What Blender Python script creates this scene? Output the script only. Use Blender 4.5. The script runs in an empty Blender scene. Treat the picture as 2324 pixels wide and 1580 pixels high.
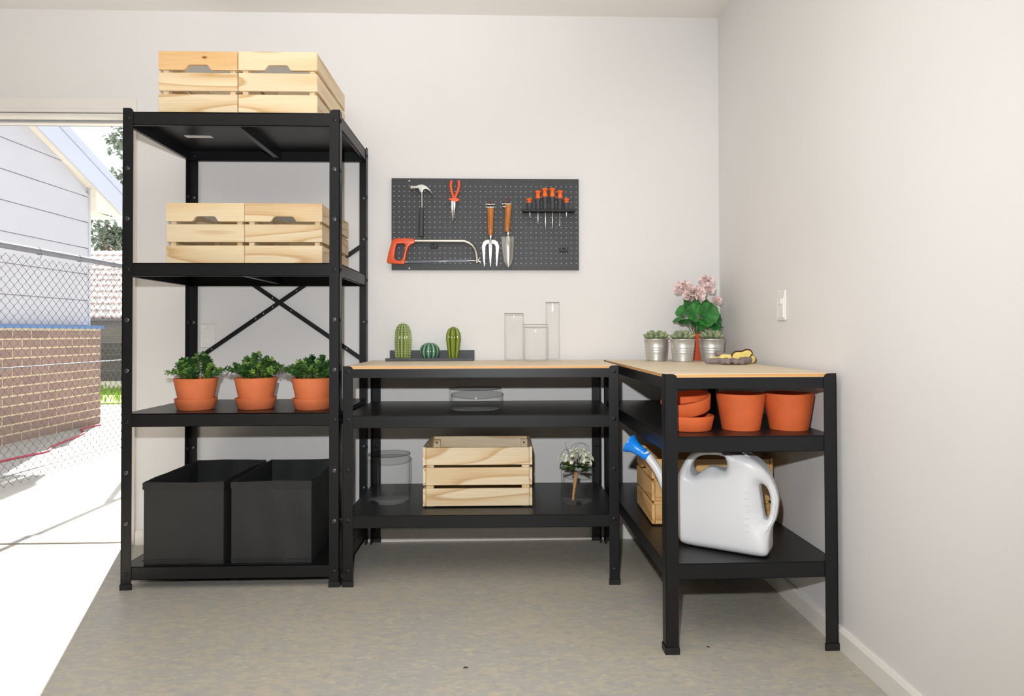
import bpy, bmesh, math, random
from mathutils import Vector, Matrix, Euler
R = random.Random(7)
PI = math.pi
sc = bpy.context.scene
COL = sc.collection

# ------------------------------------------------------------------ camera, sky, sun, flash, exposure
cd = bpy.data.cameras.new('camera'); cam = bpy.data.objects.new('camera', cd); COL.objects.link(cam)
cd.lens = 22.686; cd.sensor_width = 36; cd.shift_x = -0.00865; cd.shift_y = -0.02254
cd.clip_start = .05; cd.clip_end = 300
cam.matrix_world = (Matrix.Translation((0, -3.1556, 1.0033)) @ Matrix.Rotation(math.radians(-1.82), 4, 'Z')
                    @ Matrix.Rotation(math.radians(90.742), 4, 'X') @ Matrix.Rotation(math.radians(-.153), 4, 'Z'))
sc.camera = cam
w = bpy.data.worlds.new('sky'); sc.world = w; w.use_nodes = True
bg = w.node_tree.nodes['Background']; bg.inputs[0].default_value = (.93, .97, 1.0, 1); bg.inputs[1].default_value = 1.1

def lamp(name, kind, loc, rot, energy, color=(1, 1, 1), **kw):
    l = bpy.data.lights.new(name, kind); l.energy = energy; l.color = color
    for k, v in kw.items(): setattr(l, k, v)
    o = bpy.data.objects.new(name, l); COL.objects.link(o); o.location = loc; o.rotation_euler = rot
    return o
sd = Vector((.367, -.93, 0)).normalized() * math.cos(math.radians(35)); sd.z = -math.sin(math.radians(35))
lamp('sun', 'SUN', (0, 0, 5), sd.to_track_quat('-Z', 'Y').to_euler(), 16, (1, .96, .9), angle=.01)
lamp('camera_flash', 'SPOT', (-.07, -3.12, 1.24), (math.radians(90), 0, math.radians(5)), 172, (.97, .985, 1.0), shadow_soft_size=.022, spot_size=math.radians(136), spot_blend=1.0)
# the same flash unit's bounce head, aimed at the ceiling
lamp('bounce_flash', 'SPOT', (-.05, -3.2, 1.27), Vector((-.36, .40, 1)).to_track_quat('-Z', 'Y').to_euler(), 288, (1, .98, .965), shadow_soft_size=.04, spot_size=math.radians(120), spot_blend=.8)
vs = sc.view_settings
vs.view_transform = 'Standard'; vs.look = 'None'; vs.gamma = 1; vs.exposure = 0.0
try: vs.use_curve_mapping = False
except Exception: pass
sc.cycles.use_denoising = True
sc.cycles.caustics_reflective = False; sc.cycles.caustics_refractive = False
sc.cycles.transparent_max_bounces = 24

# ------------------------------------------------------------------ materials
def srgb(r, g, b):
    f = lambda c: (c / 255 / 12.92) if c / 255 <= .04045 else ((c / 255 + .055) / 1.055) ** 2.4
    return (f(r), f(g), f(b), 1)
MATS = {}
class NT:
    def __init__(s, name):
        s.m = bpy.data.materials.new(name); s.m.use_nodes = True; s.t = s.m.node_tree; s.n = s.t.nodes
        s.b = s.n['Principled BSDF']; s.out = s.n['Material Output']
    def add(s, kind, **kw):
        n = s.n.new(kind)
        for k, v in kw.items():
            if k.startswith('_'): setattr(n, k[1:], v)
            else: n.inputs[k.replace('__', ' ')].default_value = v
        return n
    def link(s, a, b): s.t.links.new(a, b)
    def coord(s, scale=(1, 1, 1), rnd=False, kind='Object'):
        tc = s.add('ShaderNodeTexCoord'); mp = s.add('ShaderNodeMapping'); mp.inputs['Scale'].default_value = scale
        s.link(tc.outputs[kind], mp.inputs[0])
        if rnd:
            oi = s.add('ShaderNodeObjectInfo'); mu = s.add('ShaderNodeMath', _operation='MULTIPLY'); mu.inputs[1].default_value = 37.0
            s.link(oi.outputs['Random'], mu.inputs[0]); cx = s.add('ShaderNodeCombineXYZ')
            for i in range(3): s.link(mu.outputs[0], cx.inputs[i])
            s.link(cx.outputs[0], mp.inputs['Location'])
        return mp.outputs[0]
    def ramp(s, fac, stops, interp='LINEAR'):
        r = s.add('ShaderNodeValToRGB'); r.color_ramp.interpolation = interp
        el = r.color_ramp.elements
        while len(el) < len(stops): el.new(.5)
        for e, (p, c) in zip(el, stops): e.position = p; e.color = c
        s.link(fac, r.inputs[0]); return r.outputs[0]
    def noise(s, vec, scale, detail=3, rough=.5, dist=0):
        n = s.add('ShaderNodeTexNoise'); n.inputs['Scale'].default_value = scale; n.inputs['Detail'].default_value = detail
        n.inputs['Roughness'].default_value = rough; n.inputs['Distortion'].default_value = dist
        s.link(vec, n.inputs['Vector']); return n.outputs['Fac']
    def mix(s, fac, a, b, mode='MIX'):
        m = s.add('ShaderNodeMix', _data_type='RGBA', _blend_type=mode)
        for sock, v in ((m.inputs[0], fac), (m.inputs[6], a), (m.inputs[7], b)):
            if isinstance(v, (int, float, tuple)): sock.default_value = v
            else: s.link(v, sock)
        return m.outputs[2]
    def bump(s, h, strength=.2, dist=.002):
        b = s.add('ShaderNodeBump'); b.inputs['Strength'].default_value = strength; b.inputs['Distance'].default_value = dist
        s.link(h, b.inputs['Height']); s.link(b.outputs[0], s.b.inputs['Normal'])
    def col(s, c):
        if isinstance(c, tuple): s.b.inputs['Base Color'].default_value = c
        else: s.link(c, s.b.inputs['Base Color'])
    def fin(s, key, rough=.5, metal=0, **kw):
        if rough is not None: s.b.inputs['Roughness'].default_value = rough
        s.b.inputs['Metallic'].default_value = metal
        for k, v in kw.items(): s.b.inputs[k.replace('__', ' ')].default_value = v
        MATS[key] = s.m; return s.m
def plain(key, c, rough=.5, metal=0, var=.12, scale=30, bump=0, tint=False, **kw):
    """colour with a little procedural unevenness"""
    s = NT(key); v = s.coord()
    f = s.noise(v, scale, 3)
    c2 = tuple(x * (1 - var) for x in c[:3]) + (1,)
    c1 = tuple(min(1, x * (1 + var)) for x in c[:3]) + (1,)
    k = s.ramp(f, [(.3, c2), (.7, c1)])
    if tint:
        oi = s.add('ShaderNodeObjectInfo'); k = s.mix(1.0, k, oi.outputs['Color'], 'MULTIPLY')
    s.col(k)
    if bump: s.bump(f, bump)
    return s.fin(key, rough, metal, **kw)
# walls
s = NT('wall_paint'); v = s.coord(kind='Object'); f = s.noise(v, 220, 2); g = s.noise(v, 1.3, 2)
s.col(s.ramp(g, [(.35, srgb(230, 228, 227)), (.65, srgb(234, 232, 231))])); s.bump(f, .05, .001); s.fin('wall', .62)
plain('trim_paint', srgb(238, 234, 228), .4, var=.02, scale=5)
plain('underside_grey', srgb(150, 150, 152), .6, var=.06)
plain('plastic_white', srgb(238, 236, 232), .25, var=.01)
# polished concrete floor with flecks
s = NT('concrete_floor'); v = s.coord()
big = s.noise(v, 1.1, 4, .6); mid = s.noise(v, 7, 5, .65, .6)
base = s.mix(s.ramp(big, [(.38, (0, 0, 0, 1)), (.62, (1, 1, 1, 1))]), srgb(174, 172, 166), srgb(180, 175, 164))
vs1 = s.coord((1.0, 1.9, 1)); pn = s.noise(vs1, 17, 5, .68, .4)
thr = s.add('ShaderNodeMath', _operation='MULTIPLY_ADD'); thr.inputs[1].default_value = .45; s.link(big, thr.inputs[0]); s.link(pn, thr.inputs[2])
patch = s.ramp(thr.outputs[0], [(.725, (0, 0, 0, 1)), (.745, (.75, .75, .75, 1))]); base = s.mix(patch, base, srgb(191, 182, 163))
pn2 = s.noise(vs1, 34, 3, .6, .2); p2 = s.ramp(pn2, [(.56, (0, 0, 0, 1)), (.585, (.55, .55, .55, 1))]); base = s.mix(p2, base, srgb(192, 186, 168))
pn3 = s.noise(vs1, 21, 3, .6, .2); p3 = s.ramp(pn3, [(.60, (0, 0, 0, 1)), (.63, (.5, .5, .5, 1))]); base = s.mix(p3, base, srgb(160, 160, 156))
va = s.add('ShaderNodeVectorMath', _operation='ADD'); sc3 = s.add('ShaderNodeVectorMath', _operation='SCALE'); sc3.inputs[3].default_value = .03
nn = s.add('ShaderNodeTexNoise'); nn.inputs['Scale'].default_value = 26; s.link(v, nn.inputs['Vector']); s.link(nn.outputs['Color'], sc3.inputs[0])
s.link(v, va.inputs[0]); s.link(sc3.outputs[0], va.inputs[1]); mp = s.add('ShaderNodeMapping'); mp.inputs['Scale'].default_value = (1.0, 2.0, 1); mp.inputs['Rotation'].default_value = (0, 0, .25)
s.link(va.outputs[0], mp.inputs[0]); vo = s.add('ShaderNodeTexVoronoi'); vo.inputs['Scale'].default_value = 19; s.link(mp.outputs[0], vo.inputs['Vector'])
fleck = s.ramp(vo.outputs['Distance'], [(.16, (.55, .55, .55, 1)), (.24, (0, 0, 0, 1))])
sel = s.ramp(vo.outputs['Color'], [(.52, (0, 0, 0, 1)), (.56, (1, 1, 1, 1))])
fm = s.mix(1.0, fleck, sel, 'MULTIPLY'); base = s.mix(fm, base, srgb(206, 198, 178))
rust = s.ramp(s.noise(v, 2.7, 5, .7), [(.66, (0, 0, 0, 1)), (.74, (.5, .5, .5, 1))]); base = s.mix(rust, base, srgb(186, 154, 108))
sp = s.add('ShaderNodeTexVoronoi'); sp.inputs['Scale'].default_value = 4.3; s.link(va.outputs[0], sp.inputs['Vector'])
spk = s.ramp(sp.outputs['Distance'], [(.022, (1, 1, 1, 1)), (.03, (0, 0, 0, 1))]); base = s.mix(spk, base, srgb(70, 55, 42))
s.col(base); rr = s.ramp(mid, [(.3, (.34, .34, .34, 1)), (.7, (.5, .5, .5, 1))]); s.link(rr, s.b.inputs['Roughness']); s.bump(mid, .06, .002); s.fin('floor', None)
# black powder coat
s = NT('black_powder_coat'); v = s.coord(); f = s.noise(v, 900, 2); s.col(srgb(17, 18, 21)); s.bump(f, .12, .0006); s.fin('black', .4); s.b.inputs['Specular IOR Level'].default_value = .38
plain('black_shelf_sheet', srgb(18, 18, 20), .38, var=.05)
plain('black_plastic', srgb(22, 22, 23), .5, var=.05)
# pine boards
s = NT('pine'); v = s.coord((.13, 1, 1), rnd=True)
oi = s.add('ShaderNodeObjectInfo')
n1 = s.noise(v, 7, 1, .4); mul = s.add('ShaderNodeMath', _operation='MULTIPLY'); mul.inputs[1].default_value = 7.0; s.link(n1, mul.inputs[0])
fr = s.add('ShaderNodeMath', _operation='FRACT'); s.link(mul.outputs[0], fr.inputs[0])
g1 = s.ramp(fr.outputs[0], [(0, srgb(234, 216, 182)), (.5, srgb(231, 210, 173)), (.78, srgb(222, 194, 150)), (.93, srgb(198, 158, 106)), (1, srgb(234, 216, 182))])
fine = s.noise(s.coord((.03, 1, 1), rnd=True), 260, 2); g2 = s.mix(.16, g1, s.ramp(fine, [(.35, srgb(205, 165, 110)), (.65, srgb(245, 225, 190))]))
kn = s.add('ShaderNodeTexVoronoi'); kn.inputs['Scale'].default_value = 5.5; s.link(s.coord((.5, 1, 1), rnd=True), kn.inputs['Vector'])
km = s.ramp(kn.outputs['Distance'], [(.028, (1, 1, 1, 1)), (.045, (0, 0, 0, 1))]); g3 = s.mix(km, g2, srgb(140, 76, 36))
g4 = s.mix(1.0, g3, oi.outputs['Color'], 'MULTIPLY'); s.col(g4); s.bump(fine, .08, .001); s.fin('pine', .5)
# plywood
s = NT('plywood'); v = s.coord((1, .12, 1)); n1 = s.noise(v, 26, 4, .6); g1 = s.ramp(n1, [(.3, srgb(222, 203, 172)), (.7, srgb(232, 216, 188))])
ge = s.add('ShaderNodeNewGeometry'); sx = s.add('ShaderNodeSeparateXYZ'); s.link(ge.outputs['Normal'], sx.inputs[0])
ab = s.add('ShaderNodeMath', _operation='ABSOLUTE'); s.link(sx.outputs[2], ab.inputs[0])
tc = s.add('ShaderNodeTexCoord'); sz = s.add('ShaderNodeSeparateXYZ'); s.link(tc.outputs['Object'], sz.inputs[0])
m1 = s.add('ShaderNodeMath', _operation='MULTIPLY'); m1.inputs[1].default_value = 250; s.link(sz.outputs[2], m1.inputs[0]); fr = s.add('ShaderNodeMath', _operation='FRACT'); s.link(m1.outputs[0], fr.inputs[0])
eg = s.ramp(fr.outputs[0], [(0, srgb(240, 200, 140)), (.5, srgb(232, 180, 115)), (.6, srgb(186, 120, 66)), (1, srgb(205, 145, 85))], 'LINEAR')
sm = s.ramp(ab.outputs[0], [(.4, (0, 0, 0, 1)), (.6, (1, 1, 1, 1))]); s.col(s.mix(sm, eg, g1)); s.fin('plywood', .5)
def terra(key, c):
    s = NT(key); v = s.coord(); f = s.noise(v, 14, 4, .6); f2 = s.noise(v, 160, 2)
    c2 = tuple(x * .88 for x in c[:3]) + (1,)
    s.col(s.ramp(f, [(.35, c2), (.65, c)])); s.bump(f2, .12, .001); s.fin(key, .75)
terra('terracotta', srgb(219, 118, 70)); terra('terracotta_deep', srgb(222, 104, 50)); terra('terracotta_red', srgb(208, 88, 48))
plain('soil', srgb(48, 34, 26), .95, var=.4, scale=200, bump=.5)
def leafmat(key, a, b, rough=.45, scale=40):
    s = NT(key); v = s.coord(); f = s.noise(v, scale, 2); s.col(s.ramp(f, [(.35, a), (.65, b)])); s.fin(key, rough); s.b.inputs['Subsurface Weight'].default_value = 0
leafmat('leaf_small', srgb(72, 118, 48), srgb(150, 184, 88), .5, 28)
leafmat('leaf_dark', srgb(44, 86, 44), srgb(78, 124, 62), .5, 28)
leafmat('geranium_leaf', srgb(30, 96, 40), srgb(62, 138, 58), .5, 18)
leafmat('succulent_leaf', srgb(118, 140, 112), srgb(160, 168, 122), .6, 22)
leafmat('bouquet_leaf', srgb(36, 62, 28), srgb(92, 128, 40), .5, 22)
plain('stem', srgb(96, 112, 50), .6); plain('stem_red', srgb(150, 92, 62), .6); plain('wrapped_stem', srgb(190, 140, 92), .7, scale=90, var=.25)
plain('petal_pink', srgb(255, 228, 225), .6, var=.05, scale=60); plain('petal_white', srgb(240, 240, 214), .6, var=.05, scale=60); plain('vine', srgb(40, 40, 46), .5)
def cactus(key, lo, hi, n, edge, w1, rough=.12):
    """glaze whose tone follows the moulded ribs (angle about the axis)"""
    s = NT(key); tc = s.add('ShaderNodeTexCoord'); sx = s.add('ShaderNodeSeparateXYZ'); s.link(tc.outputs['Object'], sx.inputs[0])
    at = s.add('ShaderNodeMath', _operation='ARCTAN2'); s.link(sx.outputs[1], at.inputs[0]); s.link(sx.outputs[0], at.inputs[1])
    m = s.add('ShaderNodeMath', _operation='MULTIPLY'); m.inputs[1].default_value = n; s.link(at.outputs[0], m.inputs[0])
    c = s.add('ShaderNodeMath', _operation='COSINE'); s.link(m.outputs[0], c.inputs[0])
    a = s.add('ShaderNodeMath', _operation='MULTIPLY_ADD'); a.inputs[1].default_value = .5; a.inputs[2].default_value = .5; s.link(c.outputs[0], a.inputs[0])
    s.col(s.ramp(a.outputs[0], [(0, lo), (w1, hi), (.9, hi), (1, edge)])); s.fin(key, rough)
cactus('cactus_spiny', srgb(78, 98, 42), srgb(128, 150, 74), 12, srgb(142, 162, 88), .45)
cactus('cactus_teal', srgb(38, 78, 62), srgb(78, 124, 100), 12, srgb(170, 200, 170), .5)
cactus('cactus_lime', srgb(66, 84, 18), srgb(124, 142, 44), 8, srgb(156, 170, 70), .5)
plain('spine_white', srgb(240, 236, 205), .4)
# thin clear glass (sheet transmission plus surface reflection)
def glass(key, tint, edge):
    s = NT(key); s.n.remove(s.b)
    tr = s.add('ShaderNodeBsdfTransparent'); gl = s.add('ShaderNodeBsdfGlossy'); gl.inputs['Roughness'].default_value = .02
    lw = s.add('ShaderNodeLayerWeight'); lw.inputs[0].default_value = .5; pw = s.add('ShaderNodeMath', _operation='POWER'); pw.inputs[1].default_value = 4.0; s.link(lw.outputs['Facing'], pw.inputs[0])
    fr = s.add('ShaderNodeMath', _operation='MULTIPLY_ADD'); fr.inputs[1].default_value = .34; fr.inputs[2].default_value = .011; s.link(pw.outputs[0], fr.inputs[0])
    tc = s.ramp(lw.outputs['Facing'], [(0, tint), (.75, tint), (1, edge)]); s.link(tc, tr.inputs[0])
    mx = s.add('ShaderNodeMixShader'); s.link(fr.outputs[0], mx.inputs[0]); s.link(tr.outputs[0], mx.inputs[1]); s.link(gl.outputs[0], mx.inputs[2])
    s.link(mx.outputs[0], s.out.inputs[0]); MATS[key] = s.m
glass('glass', (.996, .998, .996, 1), (.70, .73, .72, 1)); glass('glass_rim', (.80, .82, .81, 1), (.4, .42, .42, 1))
s = NT('galvanised'); v = s.coord((1, 1, .15)); f = s.noise(v, 45, 3); s.col(s.ramp(f, [(.3, srgb(196, 198, 196)), (.7, srgb(224, 226, 224))])); s.fin('zinc', .42, .75)
plain('chrome', srgb(222, 220, 214), .18, 1, var=.03); plain('steel', srgb(188, 188, 184), .36, 1, var=.05); plain('bolt_metal', srgb(96, 98, 104), .35, .9)
plain('orange', srgb(226, 84, 34), .32, var=.04); plain('orange_grip', srgb(240, 98, 52), .4, var=.04); plain('screw_orange', srgb(244, 108, 34), .4, var=.05)
plain('grip_dark', srgb(66, 68, 72), .55, var=.06); plain('board_grey', srgb(54, 56, 60), .5, var=.04, scale=200)
plain('blade_grey', srgb(82, 86, 92), .4, .5); plain('print_white', srgb(225, 225, 222), .6)
s = NT('varnished_wood'); v = s.coord((3, 3, .4)); f = s.noise(v, 26, 4); s.col(s.ramp(f, [(.3, srgb(168, 96, 42)), (.7, srgb(204, 132, 62))])); s.fin('ash', .3)
plain('leather', srgb(140, 78, 62), .8); plain('fabric_black', srgb(34, 35, 36), .62, var=.12, scale=260, bump=.25); plain('fabric_hem', srgb(29, 30, 31), .6, var=.12, scale=260, bump=.25)
s = NT('milky_plastic'); v = s.coord(); s.col(srgb(216, 217, 220)); s.fin('milky', .38); s.b.inputs['Subsurface Weight'].default_value = .1
plain('blue_plastic', srgb(18, 132, 232), .28, var=.03)
plain('glove_yellow', srgb(240, 218, 128), .8, var=.08, scale=60); plain('glove_grey', srgb(138, 124, 122), .9, var=.18, scale=120, bump=.3); plain('glove_brown', srgb(84, 44, 26), .8)
# outdoors
s = NT('paving'); v = s.coord(); f = s.noise(v, 5, 5, .6); s.col(s.ramp(f, [(.3, srgb(176, 174, 170)), (.7, srgb(190, 188, 183))])); s.fin('paving', .8)
s = NT('brick_clay'); v = s.coord(rnd=True); f = s.noise(v, 60, 4, .7); oi = s.add('ShaderNodeObjectInfo')
c = s.ramp(oi.outputs['Random'], [(0, srgb(146, 120, 110)), (.5, srgb(158, 132, 120)), (1, srgb(132, 108, 100))]); s.col(s.mix(.35, c, s.ramp(f, [(.35, srgb(118, 96, 88)), (.65, srgb(172, 146, 132))]))); s.fin('brick', .9)
plain('mortar', srgb(222, 206, 174), .95, bump=.3, scale=120); plain('cladding', srgb(196, 196, 203), .55, var=.015, scale=3)
plain('barge', srgb(200, 205, 220), .5, var=.01); plain('soffit', srgb(240, 232, 214), .6, var=.02); plain('flashing', srgb(90, 128, 178), .5, var=.05)
plain('roof_tile', srgb(226, 212, 206), .8, var=.15, scale=12, tint=True); plain('galv_pipe', srgb(104, 104, 112), .45, .3); plain('wire', srgb(92, 90, 92), .6, 0)
plain('fence_board', srgb(104, 96, 96), .8, var=.12, tint=True); plain('grass', srgb(140, 170, 60), .9, var=.3, scale=30); plain('bark', srgb(150, 104, 96), .9, var=.25)
leafmat('tree_leaf', srgb(128, 140, 124), srgb(172, 182, 160), .7, 3); plain('cable_red', srgb(178, 66, 84), .5); plain('wall_far', srgb(150, 150, 150), .9); plain('ceiling', srgb(238, 234, 229), .8, var=.02, scale=3)  # tree leaf colour is greyed and lightened to carry the overexposed haze

# ------------------------------------------------------------------ geometry helpers (each returns (verts, faces))
def merge(*gs):
    V, F = [], []
    for v, f in gs:
        o = len(V); V += list(v); F += [tuple(i + o for i in q) for q in f]
    return V, F
def xf(g, M): return [tuple(M @ Vector(p)) for p in g[0]], g[1]
def mv(g, x=0, y=0, z=0): return [(a + x, b + y, c + z) for a, b, c in g[0]], g[1]
def rot(g, ang, ax='Z'): return xf(g, Matrix.Rotation(ang, 4, ax))
def box(x0, x1, y0, y1, z0, z1):
    V = [(x, y, z) for z in (z0, z1) for y in (y0, y1) for x in (x0, x1)]
    return V, [(0, 2, 3, 1), (4, 5, 7, 6), (0, 1, 5, 4), (2, 6, 7, 3), (0, 4, 6, 2), (1, 3, 7, 5)]
def bevbox(x0, x1, y0, y1, z0, z1, b=.0015):
    bm = bmesh.new(); bmesh.ops.create_cube(bm, size=1)
    for v in bm.verts: v.co = Vector((x0 + (v.co.x + .5) * (x1 - x0), y0 + (v.co.y + .5) * (y1 - y0), z0 + (v.co.z + .5) * (z1 - z0)))
    bmesh.ops.bevel(bm, geom=bm.edges[:], offset=b, segments=1, affect='EDGES')
    bm.verts.index_update(); g = [tuple(v.co) for v in bm.verts], [tuple(v.index for v in f.verts) for f in bm.faces]; bm.free(); return g
def prism(poly, y0, y1):
    """polygon in xz extruded along y"""
    n = len(poly); V = [(x, y0, z) for x, z in poly] + [(x, y1, z) for x, z in poly]
    F = [tuple(range(n)), tuple(range(2 * n - 1, n - 1, -1))] + [(i, i + n, (i + 1) % n + n, (i + 1) % n) for i in range(n)]
    return V, F
def lathe(prof, n=32, ribs=None):
    V, F = [], []
    for r, z in prof:
        for i in range(n):
            a = 2 * PI * i / n; k = 1 if ribs is None else ribs(a, z)
            V.append((r * k * math.cos(a), r * k * math.sin(a), z))
    for j in range(len(prof) - 1):
        for i in range(n):
            a, b = j * n + i, j * n + (i + 1) % n; F.append((a, b, b + n, a + n))
    if prof[0][0] > 1e-6: F.append(tuple(range(n - 1, -1, -1)))
    if prof[-1][0] > 1e-6: F.append(tuple(range((len(prof) - 1) * n, len(prof) * n)))
    return V, F
def tube(pts, r, n=8, caps=True):
    pts = [Vector(p) for p in pts]; V, F = [], []; rr = r if isinstance(r, (list, tuple)) else [r] * len(pts)
    prev = None
    for i, p in enumerate(pts):
        t = (pts[min(i + 1, len(pts) - 1)] - pts[max(i - 1, 0)]).normalized()
        if prev is None: u = t.orthogonal().normalized()
        else: u = (prev - t * prev.dot(t)); u = u.normalized() if u.length > 1e-6 else t.orthogonal().normalized()
        prev = u; w = t.cross(u)
        for k in range(n):
            a = 2 * PI * k / n; V.append(tuple(p + (u * math.cos(a) + w * math.sin(a)) * rr[i]))
    for j in range(len(pts) - 1):
        for k in range(n): a, b = j * n + k, j * n + (k + 1) % n; F.append((a, b, b + n, a + n))
    if caps: F += [tuple(range(n - 1, -1, -1)), tuple(range((len(pts) - 1) * n, len(pts) * n))]
    return V, F
def spline(pts, m=6, closed=False):
    P = [Vector(p) for p in pts]; n = len(P); out = []
    for i in range(n if closed else n - 1):
        g = (lambda k: P[k % n]) if closed else (lambda k: P[max(0, min(n - 1, k))])
        a, b, c, d = g(i - 1), g(i), g(i + 1), g(i + 2)
        for k in range(m):
            t = k / m
            out.append(.5 * ((2 * b) + (c - a) * t + (2 * a - 5 * b + 4 * c - d) * t * t + (3 * b - a - 3 * c + d) * t ** 3))
    if not closed: out.append(P[-1])
    return [tuple(p) for p in out]
def outline(outer, holes=(), half=.01, bev=.003, res=3):
    """filled outline in xz, thickness along y, rounded edges"""
    cu = bpy.data.curves.new('outline', 'CURVE'); cu.dimensions = '2D'; cu.fill_mode = 'BOTH'
    cu.extrude = max(0, half - bev); cu.bevel_depth = bev; cu.bevel_resolution = res; cu.offset = -bev
    for pl in (outer,) + tuple(holes):
        sp = cu.splines.new('POLY'); sp.points.add(len(pl) - 1); sp.use_cyclic_u = True
        for q, p in zip(sp.points, pl): q.co = (p[0], p[1], 0, 1)
    ob = bpy.data.objects.new('outline', cu); COL.objects.link(ob)
    dg = bpy.context.evaluated_depsgraph_get(); me = bpy.data.meshes.new_from_object(ob.evaluated_get(dg))
    g = [(v.co.x, -v.co.z, v.co.y) for v in me.vertices], [tuple(p.vertices) for p in me.polygons]
    bpy.data.objects.remove(ob); bpy.data.meshes.remove(me); bpy.data.curves.remove(cu); return g
def sphere(r=1, c=(0, 0, 0), u=12, v=8, s=(1, 1, 1)):
    g = lathe([(r * math.sin(PI * i / v), -r * math.cos(PI * i / v)) for i in range(v + 1)], u)
    return [(a * s[0] + c[0], b * s[1] + c[1], d * s[2] + c[2]) for a, b, d in g[0]], g[1]
def mesh(name, g, m, smooth=None):
    me = bpy.data.meshes.new(name); me.from_pydata(g[0], [], g[1]); me.validate()
    bm = bmesh.new(); bm.from_mesh(me); bmesh.ops.remove_doubles(bm, verts=bm.verts[:], dist=1e-6)
    bmesh.ops.recalc_face_normals(bm, faces=bm.faces[:]); bm.to_mesh(me); bm.free()
    me.materials.append(MATS[m])
    if smooth is not None:
        me.shade_smooth()
        if smooth < 180: me.set_sharp_from_angle(angle=math.radians(smooth))
    return me
def tag(o, label=None, cat=None, group=None, kind=None):
    if label: o['label'] = label
    if cat: o['category'] = cat
    if group: o['group'] = group
    if kind: o['kind'] = kind
    return o
def ob(name, g, m, parent=None, loc=(0, 0, 0), rot_=(0, 0, 0), smooth=None, label=None, cat=None, group=None, kind=None, color=None):
    me = g if isinstance(g, bpy.types.Mesh) else mesh(name, g, m, smooth)
    o = bpy.data.objects.new(name, me); COL.objects.link(o); o.parent = parent; o.location = loc; o.rotation_euler = rot_
    if color: o.color = color
    return tag(o, label, cat, group, kind)
def thing(name, label, cat, loc=(0, 0, 0), rz=0, group=None, rx=0, ry=0):
    o = bpy.data.objects.new(name, None); COL.objects.link(o); o.location = loc; o.rotation_euler = (rx, ry, rz); o.empty_display_size = .05
    return tag(o, label, cat, group)
def kids(o): return [c for c in bpy.data.objects if c.parent is o]
def dup(o, label=None, loc=None, rz=None, parent=None):
    """a copy of a thing with copies of its parts and their sub-parts"""
    ch = kids(o); c = o.copy(); COL.objects.link(c)
    if parent: c.parent = parent
    if label: c['label'] = label
    if loc: c.location = loc
    if rz is not None: c.rotation_euler.z = rz
    for k in ch: dup(k, parent=c)
    return c
def S(name, g, m, parent=None, smooth=None): return ob(name, g, m, parent, smooth=smooth, kind='structure')

# ------------------------------------------------------------------ the room
XR, XL, YF, H = 1.0838, -3.7, -6.05, 2.568
DX0, DX1, DH = -2.62, -1.80, 2.044
S('floor', box(XL - .1, XR + .1, YF - .1, .12, -.12, 0), 'floor')
S('ceiling', box(XL - .1, XR + .1, YF - .1, .12, H, H + .12), 'ceiling')
S('wall_back', merge(box(XL - .1, DX0 - .02, 0, .11, 0, H), box(DX1 + .02, XR + .1, 0, .11, 0, H), box(DX0 - .02, DX1 + .02, 0, .11, DH + .02, H)), 'wall')
S('wall_right', box(XR, XR + .1, YF, 0, 0, H), 'wall')
S('wall_left', box(XL - .1, XL, YF, 0, 0, H), 'wall')
S('wall_front', box(XL, XR, YF - .1, YF, 0, H), 'wall')
S('baseboard_right', merge(prism([(XR, 0), (XR - .015, 0), (XR - .015, .058), (XR - .008, .068), (XR, .068)], YF, 0)), 'trim_paint')
S('baseboard_back', rot(prism([(0, 0), (.015, 0), (.015, .058), (.008, .068), (0, .068)], DX1 + .06, XR - .015), -PI / 2), 'trim_paint')
# door frame (opening on the left of the back wall)
dr = bpy.data.objects.new('door_1', None); COL.objects.link(dr); dr['kind'] = 'structure'
S('jamb', merge(box(DX1, DX1 + .02, 0, .11, 0, DH), box(DX1 - .012, DX1, .045, .08, 0, DH)), 'trim_paint', dr)
S('jamb', merge(box(DX0 - .02, DX0, 0, .11, 0, DH), box(DX0, DX0 + .012, .045, .08, 0, DH)), 'trim_paint', dr)
S('head', merge(box(DX0 - .02, DX1 + .02, 0, .11, DH, DH + .02), box(DX0, DX1, .045, .08, DH - .012, DH)), 'trim_paint', dr)
S('head_underside', box(DX0, DX1, .03, .108, DH - .006, DH), 'underside_grey', dr)  # grey facing laid over the underside of the door head
S('architrave', prism([(DX1 + .004, 0), (-1.745, 0), (-1.745, 2.132), (DX0 - .059, 2.132), (DX0 - .059, 0), (DX0 - .004, 0), (DX0 - .004, 2.085), (DX1 + .004, 2.085)], -.016, 0), 'trim_paint', dr)
S('head_trim', merge(bevbox(DX0 - .004, DX1 + .004, -.022, 0, 2.066, 2.085, .004), bevbox(DX0 - .004, DX1 + .004, -.018, 0, DH, 2.062, .004)), 'trim_paint', dr)
S('threshold', box(DX0, DX1, .02, .14, 0, .006), 'paving', dr)

def wall_plate(name, label, loc, rz, two):
    t = thing(name, label, 'switch', loc, rz)
    ob('plate', bevbox(-.036, .036, -.009, 0, -.058, .058, .004), 'plastic_white', t, smooth=30)
    if two:
        for z in (.022, -.022): ob('rocker', bevbox(-.020, .020, -.012, -.008, z - .016, z + .016, .003), 'plastic_white', t, smooth=30)
    else:
        ob('socket_face', bevbox(-.026, .026, -.0115, -.008, -.048, .03, .003), 'plastic_white', t, smooth=30)
        ob('rocker', bevbox(-.014, .014, -.015, -.009, .004, .026, .002), 'plastic_white', t, smooth=30)
    return t
wall_plate('light_switch', 'white double rocker switch plate on the back wall beside the doorway', (-1.408, 0, .995), 0, True)
wall_plate('wall_switch', 'white plastic switch plate high on the blank right hand wall', (XR, -.715, 1.107), -PI / 2, False)

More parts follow.
